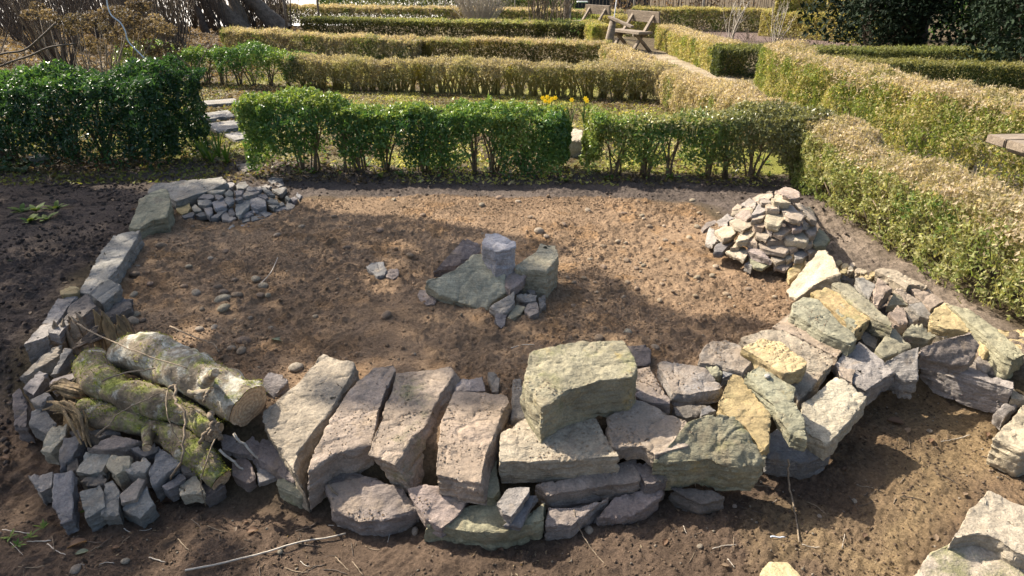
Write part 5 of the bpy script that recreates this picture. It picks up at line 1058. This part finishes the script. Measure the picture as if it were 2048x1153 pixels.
b.build('limbs', DARKTRUNK, SH)
# dark evergreens at the right
YEW = [(.008,.016,.009), (.014,.026,.013), (.02,.036,.016)]  # greens taken close to black, the deep shade here put into them
g = G(1795, 112, 0); TY = trunk('great dark leaning trunk of the evergreen at the right', [(g.x, g.y, -.1), (g.x + .15, g.y, .9), (g.x + .5, g.y, 1.9), (g.x + 1.2, g.y, 4.0)], [.5, .36, .33, .28], 81, DARKTRUNK)
crown(TY, [((g.x + 1.5, g.y + .5, 4.2), (2.6, 2.6, 1.3)), ((g.x + 2.6, g.y - 1.2, 3.2), (2.0, 2.0, 1.2)), ((g.x - .6, g.y + 1.5, 3.4), (1.6, 1.8, 1.0)), ((g.x - 1.2, g.y + .6, 1.0), (.9, .9, 1.0)), ((g.x + 1.0, g.y + 2.2, 1.1), (1.4, .8, 1.1))], 26000, .11, YEW, 82, LEAF_CONIFER, (g.x + 1.2, g.y, 3.8), stem_mat=DARKTRUNK)
def evergreen(label, x, y, cl_, n, size, seed, stops=None):
    t = thing('evergreen_shrub', label, 'tree', (x, y, 0)); b = Buf(); rr = random.Random(seed); twigs_into(b, (0, 0, -.05), 9, 1.9, .7, .05, rr, 3); b.build('stems', DARKTRUNK, t)['kind'] = 'stuff'
    crown(t, [((x + a, y + b_, c), s) for (a, b_, c), s in cl_], n, size, stops or YEW, seed, LEAF_DULL if stops else LEAF_CONIFER, name='foliage')
evergreen('dark feathery yew bush at the right edge of the hedges', 7.7, 10.4, [((0, 0, .8), (1.1, .9, .9)), ((.9, .3, 1.5), (1.2, .9, 1.0)), ((-.2, .3, 1.7), (.8, .8, .8)), ((1.4, -1.0, .9), (.9, .9, 1.0))], 24000, .07, 91)
evergreen('dark ivy-clad bush behind the end of the yellow hedge', 7.7, 15.0, [((0, 0, .8), (.9, .9, .9)), ((.6, .2, 1.6), (1.0, 1.0, .8))], 12000, .08, 92)
evergreen('dense dark bush between the great trunk and the yew', 9.5, 14.2, [((0, 0, .9), (1.6, 1.0, 1.1)), ((-1.2, .6, 1.6), (1.3, 1, 1.0)), ((1.5, 0, 1.6), (1.6, 1, 1.2))], 15000, .09, 93)
evergreen('green sunlit shrub glimpsed behind the great trunk', 11.0, 19.5, [((0, 0, .8), (1.6, .8, .9)), ((1.8, 0, 1.3), (1.5, .8, 1.2)), ((4.0, -.5, 1.3), (1.8, .8, 1.3))], 10000, .11, 94, GREEN)
evergreen('drooping yellow-green conifer branch above the far hedge', 10.0, 21.5, [((0, 0, 1.2), (.7, .6, .6)), ((-.5, 0, .9), (.5, .4, .4))], 4000, .08, 95, YELLOWGREEN)
for x, y, s in ((9.2, 16.9, 1.0),):
    t = thing('grass_tussock', 'spiky grass tussock before the yellow far hedge', 'plant', (x, y, 0)); b = Buf(); rr = random.Random(4)
    for i in range(140):
        a = rr.uniform(0, 6.28); q = rr.uniform(.1, .5); b.tube([(0, 0, 0), (math.cos(a) * q * .5, math.sin(a) * q * .5, .35), (math.cos(a) * q, math.sin(a) * q, rr.uniform(.3, .55))], [.008, .006, .002], 3, (.10, .15, .03), cap=False)
    b.build('blades', LEAF_DULL, t)['kind'] = 'stuff'
# brown beech hedge and shed at the far end
def beech(label, x0, x1, y0, y1, h, seed):
    t = thing('beech_hedge', label, 'hedge', ((x0 + x1) / 2, (y0 + y1) / 2, 0)); rr = random.Random(seed); b = Buf(); r = np.random.default_rng(seed); base = np.array(t.location[:])
    for i in range(int((x1 - x0) * 16)):
        x = rr.uniform(x0, x1); y = y0 + (y1 - y0) * (x - x0) / (x1 - x0) + rr.uniform(-.3, .3); b.tube([(x - base[0], y - base[1], -.05), (x - base[0] + rr.uniform(-.15, .15), y - base[1], h * .5), (x - base[0] + rr.uniform(-.3, .3), y - base[1], h * rr.uniform(.8, 1.1))], [.016, .012, .005], 4, cap=False)
    b.build('stems', STEM, t)['kind'] = 'stuff'
    n = int((x1 - x0) * h * 420); x = r.uniform(x0, x1, n); y = y0 + (y1 - y0) * (x - x0) / (x1 - x0) + r.normal(0, .28, n); z = r.uniform(.15, h, n); p = np.stack([x, y, z], 1); p = p[fbm(p * 1.8, seed, 3) > -.12]
    V, f = leaf_quads(p, np.tile([0, -1.0, .3], (len(p), 1)), .085, r, 1.0, .6); o = link('foliage', np_mesh('foliage', V - base, f, False, np.repeat(pal(p, r, [(.09,.055,.035), (.17,.10,.06), (.26,.17,.1), (.13,.10,.05)], 1.5, seed), 4, 0)), LEAF_DULL, t); o['kind'] = 'stuff'
beech('brown leafy beech hedge closing the garden behind the rose bed', 6.0, 15.5, 31.0, 27.0, 2.4, 51)
beech('thin brown beech hedge beside the shed', 4.6, 6.0, 34.0, 32.0, 2.2, 52)
for i, (x, y) in enumerate(((7.7, 29.2), (5.3, 31.5), (10.2, 27.6))):
    t = thing('fence_post', 'pale post in the far brown hedge', 'post', (x, y, 0), 'pale posts in the far brown hedge'); b = Buf(); b.tube([(0, 0, -.1), (.02, 0, .9), (.05, 0, 2.0)], [.05, .05, .05], 7); b.build('shaft', GREYWOOD, t)
SHD = thing('garden_shed', 'dark wooden shed at the far end of the lawn', 'shed', (4.6, 41, 0))
for i in range(28): board('plank', SHEDWOOD, SHD, (2.2 + i * .19, 39.5, -.05), (2.2 + i * .19, 39.5, 2.3), .18, .03, i, up=(0, 1, 0))
board('side_wall', SHEDWOOD, SHD, (2.1, 39.55, 1.12), (2.1, 42.4, 1.12), .05, 2.3); board('side_wall', SHEDWOOD, SHD, (7.5, 39.55, 1.12), (7.5, 42.4, 1.12), .05, 2.3)
board('roof', SHEDWOOD, SHD, (1.8, 40.9, 2.42), (7.8, 40.9, 2.42), 3.4, .08)
CH_ = thing('garden_chair', 'white garden chair in front of the dark shed', 'chair', (3.35, 34.6, 0))
for x in (3.15, 3.55):
    for y in (34.4, 34.85): board('leg', WHITEPLASTIC, CH_, (x, y, -.01), (x, y, .45 if y < 34.6 else .9), .07, .07)
board('seat', WHITEPLASTIC, CH_, (3.1, 34.62, .47), (3.6, 34.62, .47), .55, .05); board('backrest', WHITEPLASTIC, CH_, (3.1, 34.9, .75), (3.6, 34.9, .75), .05, .3)
# benches and posts
def bench(name, label, px, py, ang, w, dist):
    """plank seat and back on two crossed-leg end frames"""
    p = G(px, py, 0); k = dist / p.y; x, y = p.x * k, dist; t = thing(name, label, 'bench', (x, y, 0), 'wooden benches by the path'); c, s = math.cos(ang), math.sin(ang)
    def Q(u, v, z): return (x + c * u - s * v, y + s * u + c * v, z)     # u along, v to the back
    board('seat', OLDWOOD, t, Q(-w / 2, 0, .42), Q(w / 2, 0, .42), .38, .055, 1)
    board('backrest', OLDWOOD, t, Q(-w / 2, .36, .74), Q(w / 2, .36, .74), .05, .24, 2, up=(-s * -.28, c * -.28 * -1, .95))
    for u in (-w * .33, w * .33):
        board('leg', OLDWOOD, t, Q(u, -.20, -.02), Q(u, .40, .84), .05, .09, 3, up=(c, s, 0)); board('leg', OLDWOOD, t, Q(u + .051, .30, -.02), Q(u + .051, -.16, .40), .05, .09, 4, up=(c, s, 0))
        board('bearer', OLDWOOD, t, Q(u + .0, -.2, .37), Q(u + .0, .2, .37), .06, .06, 5)
    return t
bench('wooden_bench', 'weathered plank bench beside the yellow-green hedge', 1258, 88, -1.1, 1.2, 16.6)
bench('wooden_bench', 'weathered plank bench nearer the lawn', 1172, 70, -1.1, 1.2, 20.0)
t = thing('wooden_post', 'leaning tapered wooden post between the benches', 'post', (2.02, 14.9, 0)); b = Buf(); b.tube([(0, 0, -.1), (.03, 0, .4), (.08, 0, .76)], [.10, .09, .065], 8); b.build('shaft', OLDWOOD, t)
board('cap_rail', OLDWOOD, t, (2.02, 14.95, .82), (2.42, 14.35, .66), .09, .045)
t = thing('metal_rod', 'thin pale rod standing behind the wooden post', 'pole', (2.22, 15.6, 0)); b = Buf(); b.tube([(0, 0, -.1), (.0, 0, .8), (.08, 0, 1.8)], [.012, .012, .01], 6); b.build('shaft', WHITEPLASTIC, t)
t = thing('wooden_post', 'short wooden post at the lawn corner', 'post', (1.62, 21.5, 0)); board('shaft', OLDWOOD, t, (1.62, 21.5, -.1), (1.64, 21.5, 1.05), .16, .14, 3, up=(0, 1, 0)); board('plate', GREYWOOD, t, (1.73, 21.46, .4), (1.73, 21.46, .85), .05, .12, 4, up=(0, 1, 0))
TB = thing('wooden_table', 'weathered plank bench end standing at the path edge', 'bench', (3.45, 4.1, 0))
for i in range(4): board('plank', OLDWOOD, TB, (3.16 + i * .02, 4.36 - i * .17, .62), (3.86 + i * .05, 4.40 - i * .17, .62), .165, .055, i)
for u in (0, 1): board('leg', OLDWOOD, TB, (3.34 + u * .4, 4.1, -.02), (3.34 + u * .4, 4.1, .54), .09, .14, 9 + u, up=(0, 1, 0)); board('bearer', OLDWOOD, TB, (3.34 + u * .4, 3.8, .565), (3.34 + u * .4, 4.42, .565), .09, .05, 12 + u)
board('foot_rail', OLDWOOD, TB, (3.2, 4.19, .2), (3.9, 4.19, .2), .05, .12, 15)
# slabs, daffodils, weeds
SL = 'grey stepping slab in the gap between the green hedges'
for i, (ring, z) in enumerate((([(396,228),(456,220),(470,232),(402,240)], .04), ([(412,247),(472,240),(488,254),(432,262)], .04), ([(448,268),(500,260),(520,270),(470,281)], .03), ([(385,203),(470,197),(480,205),(395,211)], .04))):
    W = [G(a, b_, z) for a, b_ in ring]; co, f_ = rough_stone(W, Vector((0, 0, -1)), .05, 900 + i, .06, 1.0, 1.0, .25, steps=0); put_stone('stepping_slab', co, f_, SL, (.25,.24,.22), 'slab', 'stepping slabs between the green hedges')['kind'] = 'thing'
for i, ring in enumerate(([(-60,305),(30,290),(38,294),(-20,318)], [(55,313),(95,305),(100,311),(60,318)], [(120,300),(150,290),(160,296),(128,306)])):
    W = [G(a, b_, .05) for a, b_ in ring]; co, f_ = rough_stone(W, Vector((0, 0, -1)), .06, 920 + i, .06, 1.0, 1.0, .25, steps=0); put_stone('stepping_slab', co, f_, 'grey slab glimpsed under the big bush hedge', (.36,.35,.32), 'slab', 'slabs under the big bush hedge')['kind'] = 'thing'
W = [G(a, b_, .16) for a, b_ in ((1128,268),(1150,256),(1166,262),(1164,280),(1135,284))]; co, f_ = rough_stone(W, Vector((0, 0, -1)), .2, 940, .02); put_stone('stone', co, f_, 'pale stone lying in the gap between the front hedges', LIGHT)
W = [G(a, b_, .03) for a, b_ in ((470,330),(505,322),(520,335),(490,345))]; co, f_ = rough_stone(W, Vector((0, 0, -1)), .06, 941, .02); put_stone('stone', co, f_, 'dark stone under the end of the front hedge', DARK)
def plant(name, label, pos, n, L, wdt, cols, seed, group=None, up=.7, cat='plant'):
    r = random.Random(seed); t = thing(name, label, cat, pos, group); b = Buf()
    for i in range(n):
        a = r.uniform(0, 6.28); l = L * r.uniform(.6, 1.2); d = Vector((math.cos(a), math.sin(a), 0)); s = Vector((-d.y, d.x, 0)); z = r.uniform(.3, 1) * up; m = 5; V = []
        for j in range(m):
            u = j / (m - 1); w = wdt * math.sin(math.pi * (u * .85 + .1)) * .5; c = d * l * u * (1 - z * .45) + Vector((0, 0, l * (z * u * 1.3 - .55 * z * u * u) + .005)); V += [c - s * w, c + s * w]
        b.add([tuple(v) for v in V], [(2 * j, 2 * j + 1, 2 * j + 3, 2 * j + 2) for j in range(m - 1)], r.choice(cols))
    b.build('leaves', LEAF_DULL, t)['kind'] = 'stuff'; return t
GC = [(.07,.14,.025), (.12,.19,.04), (.17,.22,.05)]
for i, (x, y) in enumerate(((45,428),(75,432),(112,420),(60,448),(95,445))): p = G(x, y, 0); plant('weed', 'green leafy weed on the dark earth at the left', (p.x, p.y, sf(p.x, p.y)), 11, .10, .035, GC, 300 + i, 'weeds on the dark earth')
for i, (x, y) in enumerate(((425,330),(440,318),(410,322),(395,300),(455,330))): p = G(x, y, 0); plant('spring_bulb_leaves', 'upright green bulb leaves beside the stepping slabs', (p.x, p.y, sf(p.x, p.y)), 14, .2, .02, GC, 320 + i, 'bulb leaves beside the slabs', 1.5)
for i in range(8): p = G(R.uniform(0, 60), R.uniform(320, 350), 0); plant('weed', 'grey-green weed at the foot of the big bush hedge', (p.x, p.y, sf(p.x, p.y)), 10, .09, .04, [(.10,.14,.07), (.14,.18,.10)], 340 + i, 'weeds at the foot of the big bush hedge')
for i in range(46): p = G(R.uniform(560, 1560), R.uniform(300, 366), 0); plant('weed', 'small weed tuft under the front hedges', (p.x, p.y, sf(p.x, p.y)), 9, .08, .02, GC + [(.25,.26,.06)], 380 + i, 'weed tufts under the front hedges')
for i, (x, y) in enumerate(((60,1075),(35,1090),(90,1060),(20,1075),(175,1020))): p = G(x, y, -.2); plant('weed', 'little green weed on the front mud at the left corner', (p.x, p.y, sf(p.x, p.y)), 6, .04, .008, GC, 450 + i, 'weeds on the front mud')
def daffodil(px, py, seed):
    r = random.Random(seed); p = G(px, py, .32); t = thing('daffodil', 'yellow daffodil in bloom behind the front hedge', 'flower', (p.x, p.y, 0), 'daffodils behind the front hedge'); b = Buf()
    for i in range(6): a = r.uniform(0, 6.28); b.tube([(0, 0, 0), (math.cos(a) * .04, math.sin(a) * .04, .18), (math.cos(a) * .10, math.sin(a) * .10, .28)], [.006, .006, .002], 3, (.09,.16,.04), cap=False)
    b.tube([(0, 0, 0), (0, 0, .3), (0, -.02, .33)], .005, 4, (.12,.2,.05)); b.build('leaves', LEAF_DULL, t)
    f = Buf()
    for i in range(6):
        a = i / 6 * 6.28; c = Vector((math.cos(a), 0, math.sin(a))); s = Vector((-math.sin(a), 0, math.cos(a))); o = Vector((0, -.03, .34)); f.add([tuple(o), tuple(o + c * .016 + s * .009), tuple(o + c * .032), tuple(o + c * .016 - s * .009)], [(0, 1, 2, 3)], (.62,.48,.04))
    f.build('petals', PETAL, t); q = Buf(); q.tube([(0, -.03, .34), (0, -.06, .345)], [.007, .011], 8, (.7,.42,.02), cap=False); q.build('trumpet', PETAL, t)
for i, (x, y) in enumerate(((1085,199),(1094,197),(1103,201),(1090,205),(1110,199),(1122,218),(1126,222),(1143,203),(1170,200),(1173,205),(1098,206))): daffodil(x, y, i)
# hydrangea with dry flower heads behind the big bush
HY = thing('hydrangea', 'hydrangea with dry brown flower heads behind the big bush hedge', 'shrub', (-5.3, 8.2, 0)); b = Buf(); rr = random.Random(9); tips = []
HEADS = [(x, y, R.uniform(8.0, 9.2)) for x, y in ((75,15),(95,30),(125,45),(150,40),(165,55),(185,35),(200,45),(215,60),(235,20),(250,30),(265,35),(280,45),(255,55),(300,50),(320,55),(335,60),(300,65),(180,85),(195,95),(270,10),(285,12),(230,75),(290,78),(305,100),(320,108),(245,85),(345,95),(215,25),(140,60),(60,30),(275,70),(310,40))]
HV = []; r = np.random.default_rng(8); base = np.array([-5.3, 8.2, 0])
for i, (px, py, d) in enumerate(HEADS):
    fz = -FOCAL * math.sin(PITCH) + (576.5 - py) * math.cos(PITCH); fy = FOCAL * math.cos(PITCH) + (576.5 - py) * math.sin(PITCH); q = Vector(((px - 1024) / fy * d, d, EYE + fz / fy * d)); l = q - Vector(base)
    root = Vector((l.x * .55 + rr.uniform(-.2, .2), l.y * .6 + rr.uniform(-.2, .2), 0)); b.tube([root, root.lerp(l, .5) + Vector((rr.uniform(-.06, .06), 0, .1)), l], [.009, .007, .004], 5)
    m = 230; dd = r.normal(0, 1, (m, 3)); dd /= np.linalg.norm(dd, axis=1)[:, None]; rad = R.uniform(.09, .13); pp = np.array(l) + dd * rad * np.array([1, 1, .65]) * r.uniform(.7, 1.05, (m, 1))
    V, f_ = leaf_quads(pp, dd, .028, r, .6, .8); c0 = np.array(rr.choice([(.125,.095,.07), (.16,.122,.09), (.21,.16,.11), (.10,.08,.06)]))
    link('flower_head', np_mesh('flower_head', V, f_, False, np.repeat(c0[None] * r.uniform(.65, 1.3, (m, 1)), 4, 0)), LEAF_DULL, HY)
for i in range(30): a = Vector((rr.uniform(-1.4, 1.4), rr.uniform(-.6, .8), 0)); b.tube([a, a + Vector((rr.uniform(-.3, .3), rr.uniform(-.2, .2), .5)), a + Vector((rr.uniform(-.5, .5), rr.uniform(-.3, .3), rr.uniform(.8, 1.15)))], [.008, .006, .003], 4, cap=False)
b.build('stems', STEM, HY)['kind'] = 'stuff'
def hang(label, pts, d, rad, mat, name):
    P = []
    for px, py in pts:
        fz = -FOCAL * math.sin(PITCH) + (576.5 - py) * math.cos(PITCH); fy = FOCAL * math.cos(PITCH) + (576.5 - py) * math.sin(PITCH); P.append(Vector(((px - 1024) / fy * d, d, EYE + fz / fy * d)))
    P = catmull(P, 6); loc = P[0]; bb = Buf(); bb.tube([q - loc for q in P], rad, 6); o = bb.build(name, mat); o.location = loc; return tag(o, label, name.split('_')[-1])
hang('silvery twisted ribbon hanging before the hydrangea', [(213,-30),(214,5),(222,30),(240,45),(250,62),(255,80),(264,92),(280,108),(290,118)], 7.4, .007, BLUEWHITE, 'silver_ribbon')
hang('dark bare branch arching over the left bush hedge', [(-20,115),(10,107),(50,100),(85,72),(110,48)], 7.6, .011, DARKSTEM, 'bare_branch'); hang('lower dark branch over the left bush hedge', [(-40,150),(20,125),(60,112),(100,95),(150,88)], 7.5, .010, DARKSTEM, 'bare_branch')
